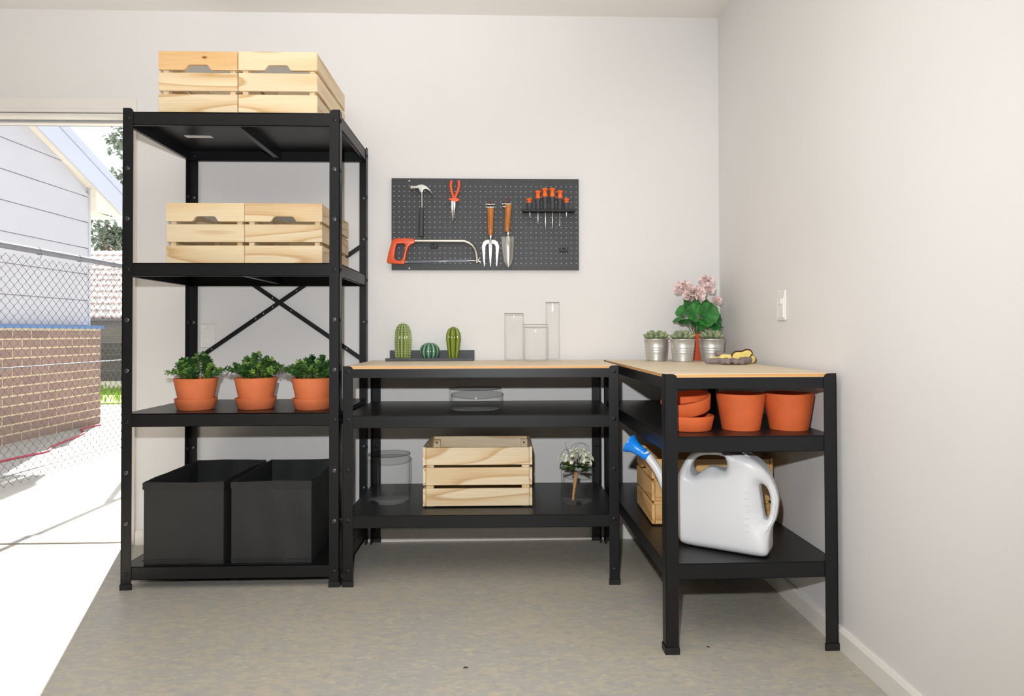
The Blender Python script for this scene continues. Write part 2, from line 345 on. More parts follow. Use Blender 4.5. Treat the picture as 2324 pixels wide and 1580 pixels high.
# ------------------------------------------------------------------ steel frames
W = .04
def flange(h):
    arc = [(W - .016 + .016 * math.cos(a), h - .016 + .016 * math.sin(a)) for a in [i * PI / 2 / 5 for i in range(6)]]
    return [(0, 0), (W, 0)] + arc + [(0, h)]
def post_mesh(h, sx, sy):
    f = flange(h); a = prism(f, 0, .0025); b = rot(prism(f, -.0025, 0), PI / 2)     # along x and along y
    g = merge(a, b); g = [(x * sx, y * sy, z) for x, y, z in g[0]], g[1]; return mesh('post', g, 'black', 30)
bolt_me = mesh('bolt', lathe([(.0085, 0), (.0085, .0015), (.006, .003), (.0045, .0032), (.0045, .0018), (0, .0018)], 12), 'bolt_metal', 30)
bolt_dark = mesh('bolt', lathe([(.0085, 0), (.0085, .0015), (.006, .003), (.0045, .0032), (.0045, .0018), (0, .0018)], 12), 'black', 30)
def frame(t, L, D, h, levels, shelves):
    """origin at the centre of the footprint; L along x, D along y; levels = bolt heights; shelves = (top z, beam height)"""
    for sx in (-1, 1):
        for sy in (-1, 1):
            p = ob('post', post_mesh(h, -sx, -sy), 'black', t, (sx * L / 2, sy * D / 2, 0))
            fg = merge(box(-.002, W + .002, -.003, .005, 0, .022), box(-.003, .005, -.002, W + .002, 0, .022))
            ob('foot_cap', ([(x * -sx, y * -sy, z) for x, y, z in fg[0]], fg[1]), 'black_plastic', p)
            for z in levels:
                at = any(abs(z - (tz - bh / 2)) < .06 for tz, bh in shelves)
                me = bolt_dark if (at or h < 1) else bolt_me
                ys = sy if sy < 0 else sy
                ob('bolt', me, '', p, (-sx * W * .5, (-.0005 if sy < 0 else -.003), z), (PI / 2, 0, 0))
                ob('bolt', me, '', p, ((.0005 if sx > 0 else .003) if sx > 0 else (.003), -sy * W * .5, z), (0, PI / 2, 0))
    x1, y1 = L / 2 - .003, D / 2 - .003
    for k, (tz, bh) in enumerate(shelves):
        sh = ob('shelf', box(-x1, x1, -y1, y1, tz - .003, tz), 'black_shelf_sheet', t)
        for sy in (-1, 1):
            y = sorted((sy * y1, sy * (y1 - .002))); yl = sorted((sy * y1, sy * (y1 - .014)))
            ob('beam', merge(box(-x1, x1, y[0], y[1], tz - bh, tz + .0005), box(-x1, x1, yl[0], yl[1], tz - bh, tz - bh + .002)), 'black', sh)
        for sx in (-1, 1):
            x = sorted((sx * x1, sx * (x1 - .002))); xl = sorted((sx * x1, sx * (x1 - .014)))
            ob('beam', merge(box(x[0], x[1], -y1, y1, tz - bh, tz + .0005), box(xl[0], xl[1], -y1, y1, tz - bh, tz - bh + .002)), 'black', sh)
        ob('stiffener', merge(box(-.012, .012, -y1 + .01, y1 - .01, tz - bh * .8, tz - .003)), 'black_shelf_sheet', sh)

RX, RB, RD = -1.4904, -.0145, .5508
rack = thing('shelving_unit', 'tall black steel shelving unit with four shelves beside the open doorway', 'shelves', (RX + .425, RB - RD / 2, 0))
frame(rack, .85, RD, 1.9, [.06 + .2 * k for k in range(10)], [(1.885, .052), (1.285, .052), (.690, .052), (.090, .052)])
def brace(x0, z0, x1, z1, y, holes):
    d = math.hypot(x1 - x0, z1 - z0); a = math.atan2(z1 - z0, x1 - x0)
    hl = []
    for u, sq in holes:
        n = 4 if sq else 10; hl.append([(u * d + (.0045 if sq else .0032) * math.cos(2 * PI * i / n + (PI / 4 if sq else 0)), (.0045 if sq else .0032) * math.sin(2 * PI * i / n + (PI / 4 if sq else 0))) for i in range(n)])
    g = outline([(0, -.010), (d, -.010), (d, .010), (0, .010)], hl, .0012, 0.0)
    o = ob('brace', g, 'black', rack, (x0 - rack.location.x, y - rack.location.y, z0), (0, -a, 0)); return o
brace(-1.462, .876, -.66, 1.434, -.020, [(.46, 0), (.405, 1), (.36, 1), (.60, 0), (.1, 0), (.9, 0)])
brace(-1.462, 1.434, -.66, .876, -.0235, [(.46, 0), (.57, 0), (.1, 0), (.9, 0)])
t = ob('sticker', box(-1.396 - rack.location.x, -1.28 - rack.location.x, -.268 - rack.location.y, -.238 - rack.location.y, 1.8805, 1.8818), 'print_white', rack, label='white paper sticker under the top shelf')

def bench(label, loc, rz, L, D, seed):
    t = thing('workbench', label, 'workbench', loc, rz)
    frame(t, L, D, .874, [.06, .26, .46, .66, .85], [(.677, .05), (.28, .05)])
    x1, y1 = L / 2 - .003, D / 2 - .003
    top = ob('worktop', bevbox(-x1, x1, -y1, y1, .862, .874, .0012), 'plywood', t, label='pale plywood top with layered edges')
    for sy in (-1, 1):
        y = sorted((sy * (y1), sy * (y1 - .002))); ob('beam', box(-x1, x1, y[0], y[1], .827, .862), 'black', t)
    for sx in (-1, 1):
        x = sorted((sx * (x1), sx * (x1 - .002))); ob('beam', box(x[0], x[1], -y1, y1, .827, .862), 'black', t)
    return t
bb_ = bench('long black steel workbench with plywood top against the back wall', (-.0724, -.2999, 0), -.0154, 1.10, .55, 1)
bc_ = bench('black steel workbench turned end on, standing along the right hand wall', (.782, -.5926, 0), PI / 2 + .0139, 1.10, .55, 2)

# ------------------------------------------------------------------ pine crates
CL, CW, CH = .455, .312, .25
T = .012
long_me = mesh('board', bevbox(-CL / 2 + T + .0012, CL / 2 - T - .0012, -T / 2, T / 2, 0, .0725), 'pine')
end_me = mesh('board', bevbox(-CW / 2, CW / 2, -T / 2, T / 2, 0, .0725), 'pine')
hw = CW / 2
notch_me = mesh('board', prism([(-hw, 0), (-.056, 0), (-.050, .003), (-.040, .018), (-.032, .021), (.032, .021), (.040, .018), (.050, .003), (.056, 0), (hw, 0), (hw, .0745), (-hw, .0745)], -T / 2, T / 2), 'pine')
slat_me = mesh('slat', bevbox(-CL / 2 + 2 * T, CL / 2 - 2 * T, -.026, .026, 0, .008), 'pine')
cpost_me = mesh('corner_post', bevbox(-.016, .016, -.011, .011, 0, .236), 'pine')
scr_me = mesh('screw', lathe([(.005, 0), (.004, .002), (0, .0025)], 10), 'bolt_metal', 30)
def crate(label, loc, rz, warm=1.0, group=None, special=None):
    t = thing('crate', label, 'crate', loc, rz, group)
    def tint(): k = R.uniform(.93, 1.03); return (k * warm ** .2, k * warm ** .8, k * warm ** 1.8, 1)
    zs = (.005, .0915, .1755)
    for sy in (-1, 1):
        for z in zs: ob('board', long_me, '', t, (0, sy * (CW / 2 - T / 2), z), color=tint())
    for sx in (-1, 1):
        for k, z in enumerate(zs):
            o = ob('board', notch_me if k == 2 else end_me, '', t, (sx * (CL / 2 - T / 2), 0, z), (0, 0, PI / 2 * sx), color=tint())
            if k == 2 and sx == special: o.color = (.95, .80, .62, 1)
        for sy in (-1, 1):
            p = ob('corner_post', cpost_me, '', t, (sx * (CL / 2 - T - .016), sy * (CW / 2 - T - .011), 0), color=tint())
            ob('screw', scr_me, '', p, (0, -.011 * 1.0 if sy > 0 else .011, .222), (PI / 2 if sy > 0 else -PI / 2, 0, 0))
    for k in range(5): ob('slat', slat_me, '', t, (0, -.112 + .056 * k, .008), color=tint())
    return t
def end_on(label, x0, y0, z, rz=0, **kw):       # crate with a short end facing the room; x0 = left edge, y0 = front
    return crate(label, (x0 + CW / 2, y0 + CL / 2, z), PI / 2 + rz, **kw)
end_on('pine crate with orange toned top board, left one on top of the rack', -1.362, -.548, 1.8855, -.004, special=-1)
end_on('pale pine crate with knotty top board, right one on top of the rack', -1.047, -.550, 1.8855, .003)
end_on('pine crate on the second shelf of the rack, the one nearer the doorway', -1.352, -.503, 1.2855)
end_on('pine crate on the second shelf of the rack, half behind the right front post', -1.038, -.503, 1.2855)
crate('pine crate standing lengthwise on the bottom shelf of the back workbench', (-.094, -.303, .2805), -.012, 1.02)
crate('shaded pine crate behind the white watering can on the lower shelf', (.7995, -.592, .2805), -.03, .66)  # darker, warmer board tint puts the gloom under the shelf into the colour

# ------------------------------------------------------------------ fabric bins
def bin_(label, x0, x1, y0, y1, z, h, seed, slump):
    t = thing('storage_bin', label, 'box', ((x0 + x1) / 2, (y0 + y1) / 2, z)); r = random.Random(seed)
    hx, hy = (x1 - x0) / 2, (y1 - y0) / 2
    N = 14; V, F = [], []
    per = []
    for k in range(N): per.append((-1 + 2 * k / N, -1))
    for k in range(N): per.append((1, -1 + 2 * k / N))
    for k in range(N): per.append((1 - 2 * k / N, 1))
    for k in range(N): per.append((-1, 1 - 2 * k / N))
    M = 10; n = len(per)
    ph = [r.uniform(0, 6) for _ in range(6)]
    def off(u, v, i): return .0022 * math.sin(5 * u * PI + ph[0] + 3 * v) + .0018 * math.sin(9 * v + 4 * u + ph[1])
    for side in (0, 1):
        ins = .004 * side
        for j in range(M + 1):
            v = j / M; vv = v
            for i, (a, b) in enumerate(per):
                e = 1 - max(0, 0)
                o = off(i / n * 4, v, i) * (1 - abs(a) ** 8 * abs(b) ** 8)
                zz = h * v if side == 0 else .004 + (h - .004) * v
                if j == M: zz += slump * math.sin(i / n * 2 * PI * 3 + ph[2])
                V.append((a * (hx - ins) + (o if abs(a) == 1 else 0) * a, b * (hy - ins) + (o if abs(b) == 1 else 0) * b, zz))
    st = (M + 1) * n
    for s_ in (0, 1):
        for j in range(M):
            for i in range(n):
                a = s_ * st + j * n + i; b = s_ * st + j * n + (i + 1) % n; F.append((a, b, b + n, a + n))
    for i in range(n): a, b = M * n + i, M * n + (i + 1) % n; F.append((a, b, b + st, a + st))
    F += [tuple(range(n)), tuple(range(st, st + n))]
    ob('body', (V, F), 'fabric_black', t, smooth=35)
    rim = lambda k, za, zb: merge(box(-hx - k, hx + k, -hy - k, -hy - k + .0012, za, zb), box(-hx - k, hx + k, hy + k - .0012, hy + k, za, zb), box(-hx - k, -hx - k + .0012, -hy - k, hy + k, za, zb), box(hx + k - .0012, hx + k, -hy - k, hy + k, za, zb))
    ob('hem', rim(.0035, h - .028, h - .0015), 'fabric_hem', t); ob('piping', rim(.0032, .014, .018), 'fabric_hem', t)
    return t
bin_('open black fabric storage bin at the bottom of the rack, nearer the doorway', -1.414, -1.102, -.543, -.09, .0905, .325, 3, .002)
bin_('open black fabric storage bin at the bottom of the rack, nearer the workbench', -1.072, -.757, -.541, -.09, .0905, .325, 5, .002)

# ------------------------------------------------------------------ terracotta
def pot_geo(r0, r1, h, wall=.006, lip=.0):
    return lathe([(0, 0), (r0, 0), (r1, h - .002), (r1 - .001, h), (r1 - wall, h), (r0 - wall + (r1 - r0) * .12, h * .12), (0, h * .1)], 48)
def leaf_geo(l, wd, cup=.15, n=3):
    """small pointed leaf lying along +x"""
    V = [(0, 0, 0)]; F = []
    prof = [(.3, .8), (.6, 1.0), (.85, .55)]
    for t_, k in prof: V += [(t_ * l, wd / 2 * k, cup * wd), (t_ * l, 0, 0), (t_ * l, -wd / 2 * k, cup * wd)]
    V.append((l, 0, cup * wd * .4))
    F = [(0, 2, 1), (0, 3, 2), (1, 2, 5, 4), (2, 3, 6, 5), (4, 5, 8, 7), (5, 6, 9, 8), (7, 8, 10), (8, 9, 10)]
    return V, F
def aim(d, roll=0):
    return Vector(d).normalized().to_track_quat('X', 'Z').to_matrix().to_4x4() @ Matrix.Rotation(roll, 4, 'X')
def bush(seed, r0, top, spread, nst):
    r = random.Random(seed); A, B, ST = [], [], []
    for k in range(nst):
        a = r.uniform(0, 2 * PI); el = r.uniform(.12, 1.0) ** .8
        base = Vector((r0 * .6 * math.cos(a) * r.random() ** .5, r0 * .6 * math.sin(a) * r.random() ** .5, 0))
        rad = spread * (1 - .75 * el) * r.uniform(.8, 1.05); hh = top * (.22 + .78 * el) * r.uniform(.75, 1.05)
        tip = Vector((rad * math.cos(a), rad * math.sin(a), hh)); mid = (base + tip) / 2 + Vector((0, 0, hh * .22))
        path = [Vector(p) for p in spline([base, mid, tip], 7)]
        ST.append(tube(path, [.0011] * len(path), 4))
        tgt = A if r.random() < .55 else B
        for i in range(3, len(path)):
            d = (path[min(i + 1, len(path) - 1)] - path[i - 1]).normalized()
            for q in range(3):
                ang = q * PI * 2 / 3 + i * 1.2 + r.uniform(-.4, .4)
                side = (d.orthogonal().normalized()); side = Matrix.Rotation(ang, 3, d) @ side
                dirv = side * .85 + d * .6
                l = r.uniform(.012, .0195)
                g = xf(leaf_geo(l, l * .62), Matrix.Translation(path[i]) @ aim(dirv, r.uniform(-.5, .5)))
                (tgt if r.random() < .8 else B).append(g)
    return merge(*A), merge(*B), merge(*ST)
for k, (x, y, lab) in enumerate(((-1.272, -.412, 'left hand terracotta pot of small leaved green bush, nearest the doorway'),
                                 (-1.031, -.395, 'middle terracotta pot of small leaved green bush, lower third of the rack'),
                                 (-.785, -.425, 'right hand terracotta pot of small leaved green bush, beside the front post'))):
    sr = .083
    sau = ob('saucer', lathe([(0, 0), (.068, 0), (.0705, .002), (sr, .044), (sr, .046), (sr - .005, .046), (.066, .008), (0, .008)], 48), 'terracotta', loc=(x, y, .6902), smooth=50,
             label=('terracotta saucer under the left hand bushy plant on the rack', 'terracotta saucer under the middle bushy plant on the rack', 'terracotta saucer under the right hand bushy plant on the rack')[k], cat='saucer')
    t = thing('potted_plant', lab, 'plant', (x, y, .6985), R.uniform(0, 6))
    ob('pot', pot_geo(.061, .086, .122), 'terracotta', t, smooth=50)
    ob('soil', lathe([(0, 0), (.079, 0), (.079, .004), (.04, .009), (0, .010)], 24), 'soil', t, (0, 0, .102), smooth=60)
    a, b, st = bush(11 + k, .095, .108, .138, 50)
    for nm, g, m in (('foliage', a, 'leaf_small'), ('foliage', b, 'leaf_dark'), ('stems', st, 'stem')):
        o = ob(nm, g, m, t, (0, 0, .112), smooth=60); o['kind'] = 'stuff'
# big empty pots and stacked saucers on the side bench
for x, y, rz, lab in ((.815, -.985, 0, 'deep orange empty terracotta pot, between the saucers and the other big pot'), (.978, -.99, 1, 'deep orange empty terracotta pot beside the right front post of the side bench')):
    t = ob('plant_pot', pot_geo(.062, .0815, .121, .007), 'terracotta_deep', loc=(x, y, .6775), smooth=50, label=lab, cat='pot')
sg = lathe([(0, 0), (.072, 0), (.075, .003), (.084, .046), (.083, .049), (.077, .049), (.070, .009), (0, .009)], 48)
ob('saucer', sg, 'terracotta_deep', loc=(.636, -.985, .6775), smooth=50, label='orange terracotta saucer lying flat, under a tilted one on the side bench', cat='saucer')
ob('saucer', sg, 'terracotta_deep', loc=(.636, -.978, .737), rot_=(.14, -.22, 0), smooth=50, label='orange terracotta saucer tilted on top of another on the side bench', cat='saucer')

# ------------------------------------------------------------------ glass
def glass_cyl(name, label, loc, r, h, th=.0025, group=None):
    t = thing(name, label, 'bowl' if name == 'glass_bowl' else 'vase', loc, 0, group)
    c = min(.008, r * .1)
    ob('body', lathe([(0, 0), (r - c, 0), (r - c * .3, c * .3), (r, c), (r, h - .001), (r - th, h - .001), (r - th, c + .004), (r - th - c, .006), (0, .006)], 64), 'glass', t, smooth=50)
    ob('rim', lathe([(r + .0006, h - .003), (r + .0006, h), (r - th - .0006, h), (r - th - .0006, h - .003), (r + .0006, h - .003)], 64), 'glass_rim', t, smooth=50)
    return t
glass_cyl('glass_vase', 'medium tall clear glass cylinder, left of the trio on the plywood', (.064, -.095, .8745), .0455, .224)
glass_cyl('glass_vase', 'short wide clear glass cylinder in front of the two taller ones', (.163, -.165, .8745), .057, .171)
glass_cyl('glass_vase', 'tallest and narrowest clear glass cylinder on the plywood top', (.249, -.082, .8745), .0335, .277)
glass_cyl('glass_bowl', 'shallow clear glass bowl on the upper shelf of the back workbench', (-.1085, -.345, .6775), .1135, .089)
glass_cyl('glass_vase', 'wide empty clear glass cylinder left of the pine crate', (-.483, -.33, .2805), .0895, .203)
glass_cyl('glass_vase', 'clear glass vase holding white flowers, right of the pine crate', (.327, -.38, .2805), .068, .142)
glass_cyl('glass_vase', 'clear glass jar half hidden behind the two big terracotta pots', (.905, -.62, .6775), .05, .13)

# ------------------------------------------------------------------ white bouquet in the vase
bq = thing('bouquet', 'bunch of small white star flowers with green leaves standing in glass vase', 'flowers', (.327, -.38, .2875))
ob('stem_bundle', tube([(-.018, -.012, 0), (-.012, -.006, .05), (-.002, 0, .12)], [.005, .0065, .010], 10), 'wrapped_stem', bq, smooth=60, label='tan tape wrapped stems')
pet = leaf_geo(.012, .0065, .35)
fl_me = mesh('flower', merge(*[xf(pet, Matrix.Rotation(q * PI / 3, 4, 'Z') @ Matrix.Rotation(-.55, 4, 'Y')) for q in range(6)], tube([(0, 0, 0), (0, 0, -.03)], .0009, 4)), 'petal_white', 60)
r = random.Random(4)
for k in range(46):
    a = r.uniform(0, 2 * PI); el = r.uniform(-.05, 1); rad = .062 * math.cos(el * PI / 2 * .9)
    d = Vector((math.cos(a) * rad * 1.12, math.sin(a) * rad, .052 * math.sin(el * PI / 2) + .002))
    p = Vector((.0, 0, .158)) + d * r.uniform(.85, 1.08)
    ob('flower', fl_me, '', bq, p, (d + Vector((0, -.012, .012))).to_track_quat('Z', 'Y').to_euler())
for k in range(16):
    a = k * 2 * PI / 16 + r.uniform(-.2, .2); l = r.uniform(.045, .06)
    ob('leaf', mesh('leaf', leaf_geo(l, l * .42, .2), 'bouquet_leaf', 60), '', bq, (.012 * math.cos(a), .012 * math.sin(a), .140), (0, r.uniform(-.35, .45), a))
for pts in ([(-.02, 0, .17), (-.03, -.01, .215), (.0, 0, .243), (.035, 0, .235), (.045, 0, .205)], [(.0, 0, .17), (-.01, -.02, .225), (.02, -.02, .246), (.05, -.01, .228), (.052, 0, .2)],
            [(-.03, 0, .19), (-.045, 0, .225), (-.047, 0, .248)], [(-.02, 0, .20), (-.05, 0, .215), (-.07, 0, .19)], [(.05, 0, .15), (.072, 0, .11), (.10, -.01, .04), (.118, -.01, .0)]):
    ob('vine', tube(spline(pts, 6), .0007, 5), 'vine', bq, smooth=60)

# ------------------------------------------------------------------ picture ledge and ceramic cacti
ldg = thing('picture_ledge', 'short dark grey metal ledge standing on the plywood against the wall', 'ledge', (-.332, -.012, .8745))
ob('tray', merge(bevbox(-.206, .206, -.107, -.001, 0, .0035, .001), bevbox(-.206, .206, -.109, -.106, 0, .014, .001)), 'grip_dark', ldg)
ob('back_plate', bevbox(-.203, .206, -.004, -.001, 0, .048, .001), 'grip_dark', ldg)
def cac(name, label, x, y, prof, n, amp, m, spines=None):
    t = thing(name, label, 'ornament', (x, y, .8785))
    rb = lambda a, z: 1 - amp * (1 - abs(math.cos(n * a / 2)) ** .8)
    ob('body', lathe(prof, n * 10, rb), m, t, smooth=70)
    if spines:
        G = []
        sp = sphere(.0023, u=6, v=4)
        zs = spines
        for k in range(n):
            a = 2 * PI * k / n
            for j in range(zs):
                z = .008 + (prof[-1][1] - .012) * j / (zs - 1)
                rr = 0
                for (r0, z0), (r1, z1) in zip(prof, prof[1:]):
                    if z0 <= z <= z1: rr = r0 + (r1 - r0) * (z - z0) / max(1e-6, z1 - z0)
                G.append(mv(sp, rr * math.cos(a), rr * math.sin(a), z))
        o = ob('spines', merge(*G), 'spine_white', t, smooth=80); o['kind'] = 'stuff'
cac('ceramic_cactus', 'tall spiny green ceramic cactus covered in white dots, left on ledge', -.463, -.070,
    [(0, 0), (.030, 0), (.034, .006), (.038, .05), (.0395, .10), (.037, .135), (.030, .158), (.019, .170), (.008, .1755), (0, .1765)], 16, .07, 'cactus_spiny', 22)
cac('ceramic_cactus', 'low round teal ceramic cactus, in the middle of the ledge', -.337, -.0665,
    [(0, 0), (.030, 0), (.038, .007), (.046, .022), (.0485, .038), (.046, .054), (.038, .068), (.024, .078), (.01, .0815), (0, .081)], 14, .06, 'cactus_teal')
cac('ceramic_cactus', 'glossy club shaped lime green ceramic cactus, right on ledge', -.224, -.070,
    [(0, 0), (.022, 0), (.0235, .006), (.026, .03), (.032, .07), (.036, .10), (.034, .125), (.025, .145), (.012, .154), (.004, .157), (0, .156)], 10, .13, 'cactus_lime')

# ------------------------------------------------------------------ zinc buckets with succulents
def fat_leaf(l, w_):
    prof = [(0, 0, 0), (.25, .7, .8), (.6, 1, 1), (.85, .8, .8), (.97, .35, .4), (1.05, 0, 0)]
    V, F = [], []; n = 8
    for t_, a, b in prof:
        for k in range(n):
            q = 2 * PI * k / n; V.append((t_ * l, w_ / 2 * a * math.cos(q), w_ * .40 * b * math.sin(q) + .12 * l * t_ * t_))
    for j in range(len(prof) - 1):
        for k in range(n): a, b = j * n + k, j * n + (k + 1) % n; F.append((a, b, b + n, a + n))
    return V, F
def succ(label, x, y, s, seed):
    t = thing('potted_succulent', label, 'plant', (x, y, .8745), seed)
    pr = [(0, 0), (.043, 0), (.0442, .0015), (.0442, .004), (.0478, .03)]
    for k in range(3): z = .038 + k * .011; rr = .0478 + (z - .03) * .115; pr += [(rr, z), (rr + .0012, z + .003), (rr + .0004, z + .006)]
    pr += [(.0545, .097), (.0558, .098), (.0562, .100), (.0555, .102), (.0535, .101), (.050, .06), (.042, .004), (0, .003)]
    ob('bucket', ([(a * s, b * s, c) for a, b, c in lathe(pr, 48)[0]], lathe(pr, 48)[1]), 'zinc', t, smooth=50, label='ribbed galvanised bucket')
    ob('soil', lathe([(0, 0), (.050, 0), (.050, .003), (0, .006)], 20), 'soil', t, (0, 0, .09))
    r = random.Random(seed); 
    for ring, (n, l, el, z) in enumerate(((9, .047, .22, .102), (8, .041, .5, .108), (6, .032, .85, .113), (4, .022, 1.15, .118))):
        for k in range(n):
            a = 2 * PI * k / n + ring * .4 + r.uniform(-.12, .12)
            ob('leaf', mesh('leaf', fat_leaf(l * r.uniform(.9, 1.1), l * .52), 'succulent_leaf', 80), '', t, (.010 * math.cos(a), .010 * math.sin(a), z), (0, -el + r.uniform(-.1, .1), a))
succ('small galvanised bucket of grey green succulent, farthest left on the corner plywood', .721, -.185, 1.0, 1)
succ('small galvanised bucket of grey green succulent, middle of three', .820, -.275, 1.0, 2)
succ('small galvanised bucket of plump succulent, right of three, behind the gloves', .956, -.262, 1.03, 3)
# ------------------------------------------------------------------ geranium
gx, gy = .930, -.115
ger = thing('potted_geranium', 'pink flowering geranium in an orange pot behind the buckets', 'plant', (gx, gy, .8745))
ob('pot', pot_geo(.040, .054, .125), 'terracotta_red', ger, smooth=50)
ob('soil', lathe([(0, 0), (.047, 0), (.047, .003), (0, .006)], 20), 'soil', ger, (0, 0, .108))
def round_leaf(rad, cup):
    V, F = [(0, 0, 0)], []; n = 36
    for ring, f in enumerate((.35, .7, 1.0)):
        for k in range(n):
            a = -PI * .88 + 2 * PI * .88 * k / (n - 1); sca = 1 + (.05 * math.cos(a * 9) if ring == 2 else 0)
            q = rad * f * sca; V.append((q * math.cos(a) + rad * .15, q * math.sin(a), cup * rad * f * f + .05 * rad * f * math.cos(a * 7)))
    for k in range(n - 1):
        F.append((0, 1 + k, 2 + k))
        for j in (0, 1): a = 1 + j * n + k; F.append((a, a + n, a + n + 1, a + 1))
    return V, F
r = random.Random(9)
LV = [(-.062, -.02, .235, .036, -.9, .9), (-.045, -.03, .175, .040, -.7, .3), (-.015, -.05, .215, .044, .1, 1.25), (.035, -.05, .215, .050, .2, 1.3), (.075, -.03, .185, .042, .7, 1.0), (.055, -.055, .160, .040, .5, .7),
      (-.005, -.05, .160, .038, 0, .8), (-.02, .0, .265, .034, -.3, 1.2), (.03, .01, .268, .036, .2, 1.2), (.09, -.015, .22, .034, 1.0, 1.1), (.0, .03, .23, .045, 0, .6), (-.07, .0, .19, .034, -1.1, .5), (.062, .0, .245, .034, .6, 1.1),
      (.085, -.02, .165, .032, 1.0, .5), (.02, -.06, .185, .036, .1, 1.0)]
for x, y, z, rad, yaw_, tl in LV:
    o = ob('leaf', mesh('leaf', round_leaf(rad * 1.05, .22), 'geranium_leaf', 70), '', ger)
    n = Vector((math.sin(yaw_) * math.sin(tl), -math.cos(yaw_) * math.sin(tl), math.cos(tl)))
    o.rotation_euler = (n.to_track_quat('Z', 'X').to_matrix() @ Matrix.Rotation(r.uniform(0, 6), 3, 'Z')).to_euler(); o.location = (x, y, z)
    ob('stalk', tube(spline([(x * .1, y * .1, .105), (x * .5, y * .5 , .105 + (z - .105) * .6), (x, y + .003, z - .002)], 5), .0013, 5), 'stem', ger, smooth=60)
def pompom(rad, n, seed):
    rr = random.Random(seed); G = []
    for k in range(n):
        z = rr.uniform(-.5, 1); a = rr.uniform(0, 2 * PI); q = math.sqrt(max(0, 1 - z * z)); d = Vector((q * math.cos(a), q * math.sin(a), z * .8))
        G.append(xf(leaf_geo(rad * .5, rad * .55, .22), Matrix.Translation(d * rad * rr.uniform(.55, .8)) @ aim(d + Vector((rr.uniform(-.6, .6), rr.uniform(-.6, .6), rr.uniform(-.6, .6))), rr.uniform(0, 6))))
    return merge(*G)
for k, (x, z, y, rad) in enumerate(((-.066, .338, -.02, .037), (-.020, .308, -.04, .043), (.050, .372, 0, .030), (.048, .335, -.02, .031), (.082, .278, -.04, .023))):
    st = ob('flower_stalk', tube(spline([(0, 0, .106), (x * .4, y * .5, .2), (x, y, z - rad * .4)], 6), .0016, 6), 'stem_red' if k == 2 else 'stem', ger, smooth=60)
    ob('flower_head', pompom(rad * 1.08, 130, k), 'petal_pink', ger, (x, y, z), smooth=70, label='round pale pink flower head')

# ------------------------------------------------------------------ gardening gloves
def blob(parts, vox=.0035):
    """rounded lobes fused into one skin"""
    me = bpy.data.meshes.new('b'); g = merge(*parts); me.from_pydata(g[0], [], g[1]); o = bpy.data.objects.new('b', me); COL.objects.link(o)
    m = o.modifiers.new('r', 'REMESH'); m.mode = 'VOXEL'; m.voxel_size = vox; sm = o.modifiers.new('s', 'SMOOTH'); sm.iterations = 4
    dg = bpy.context.evaluated_depsgraph_get(); me2 = bpy.data.meshes.new_from_object(o.evaluated_get(dg))
    g = [tuple(v.co) for v in me2.vertices], [tuple(p.vertices) for p in me2.polygons]
    bpy.data.objects.remove(o); bpy.data.meshes.remove(me); bpy.data.meshes.remove(me2); return g
def lobe(a, b, r0, r1):
    a, b = Vector(a), Vector(b); n = 6
    ax = (b - a).normalized()
    pts = [a - ax * r0 * .95, a - ax * r0 * .8, a - ax * r0 * .4] + [a.lerp(b, i / n) for i in range(n + 1)] + [b + ax * r1 * .4, b + ax * r1 * .8, b + ax * r1 * .95]
    rr = [r0 * .25, r0 * .6, r0 * .92] + [r0 + (r1 - r0) * i / n for i in range(n + 1)] + [r1 * .92, r1 * .6, r1 * .25]
    return tube(pts, rr, 12)
g1 = thing('gardening_glove', 'yellow and grey gardening glove lying in front, cuff flap standing up', 'glove', (.955, -.545, .8745))
ob('fingers', blob([lobe((-.112, -.005, .013), (-.045, 0, .016), .012, .014), lobe((-.058, -.03, .012), (-.045, .0, .014), .012, .013), lobe((-.042, -.045, .013), (-.035, .01, .016), .0135, .014), lobe((-.010, -.048, .012), (-.012, .0, .016), .0125, .014),
                    lobe((.015, -.045, .012), (.030, .005, .016), .0135, .016), lobe((.030, -.02, .015), (.060, .0, .018), .015, .015)]), 'glove_grey', g1, smooth=80, label='grey suede fingers')
ob('palm', blob([lobe((-.095, .004, .021), (-.045, .006, .024), .008, .010), lobe((-.045, .0, .026), (.02, .008, .024), .016, .016), lobe((.02, .005, .024), (.055, .010, .024), .014, .012)]), 'glove_yellow', g1, smooth=80, label='yellow cotton back')
cuff = spline([(-.012, .022), (-.010, .040), (.005, .050), (.028, .051), (.048, .058), (.064, .054), (.070, .042), (.060, .028), (.058, .018), (.010, .014)], 5, True)
cuff = [(a, b) for a, b in cuff]
ob('cuff', mv(outline(cuff, (), .006, .004), 0, -.006, 0), 'glove_yellow', g1, smooth=60, label='yellow cuff flap')
ob('binding', tube([(a, -.009, b + .002) for a, b in cuff[2:37]], .0034, 8), 'glove_brown', g1, smooth=60, label='dark brown edge binding')
g2 = thing('gardening_glove', 'yellow and grey gardening glove underneath, cuff towards the right hand wall', 'glove', (.985, -.515, .8745))
ob('fingers', blob([lobe((-.088, .004, .044), (-.055, .0, .030), .013, .013), lobe((-.055, .0, .026), (-.02, .02, .02), .015, .015)]), 'glove_grey', g2, smooth=80, label='grey suede thumb')
ob('palm', blob([lobe((-.03, .02, .016), (.02, .015, .016), .014, .014), lobe((.02, .01, .018), (.052, .0, .019), .017, .0185)]), 'glove_yellow', g2, smooth=80, label='yellow cotton palm and cuff')
ob('binding', tube(spline([(.040, -.005, .039), (.056, -.004, .036), (.069, -.003, .024), (.072, -.003, .012), (.062, -.004, .004)], 5), .0022, 8), 'glove_brown', g2, smooth=60, label='dark brown edge binding')

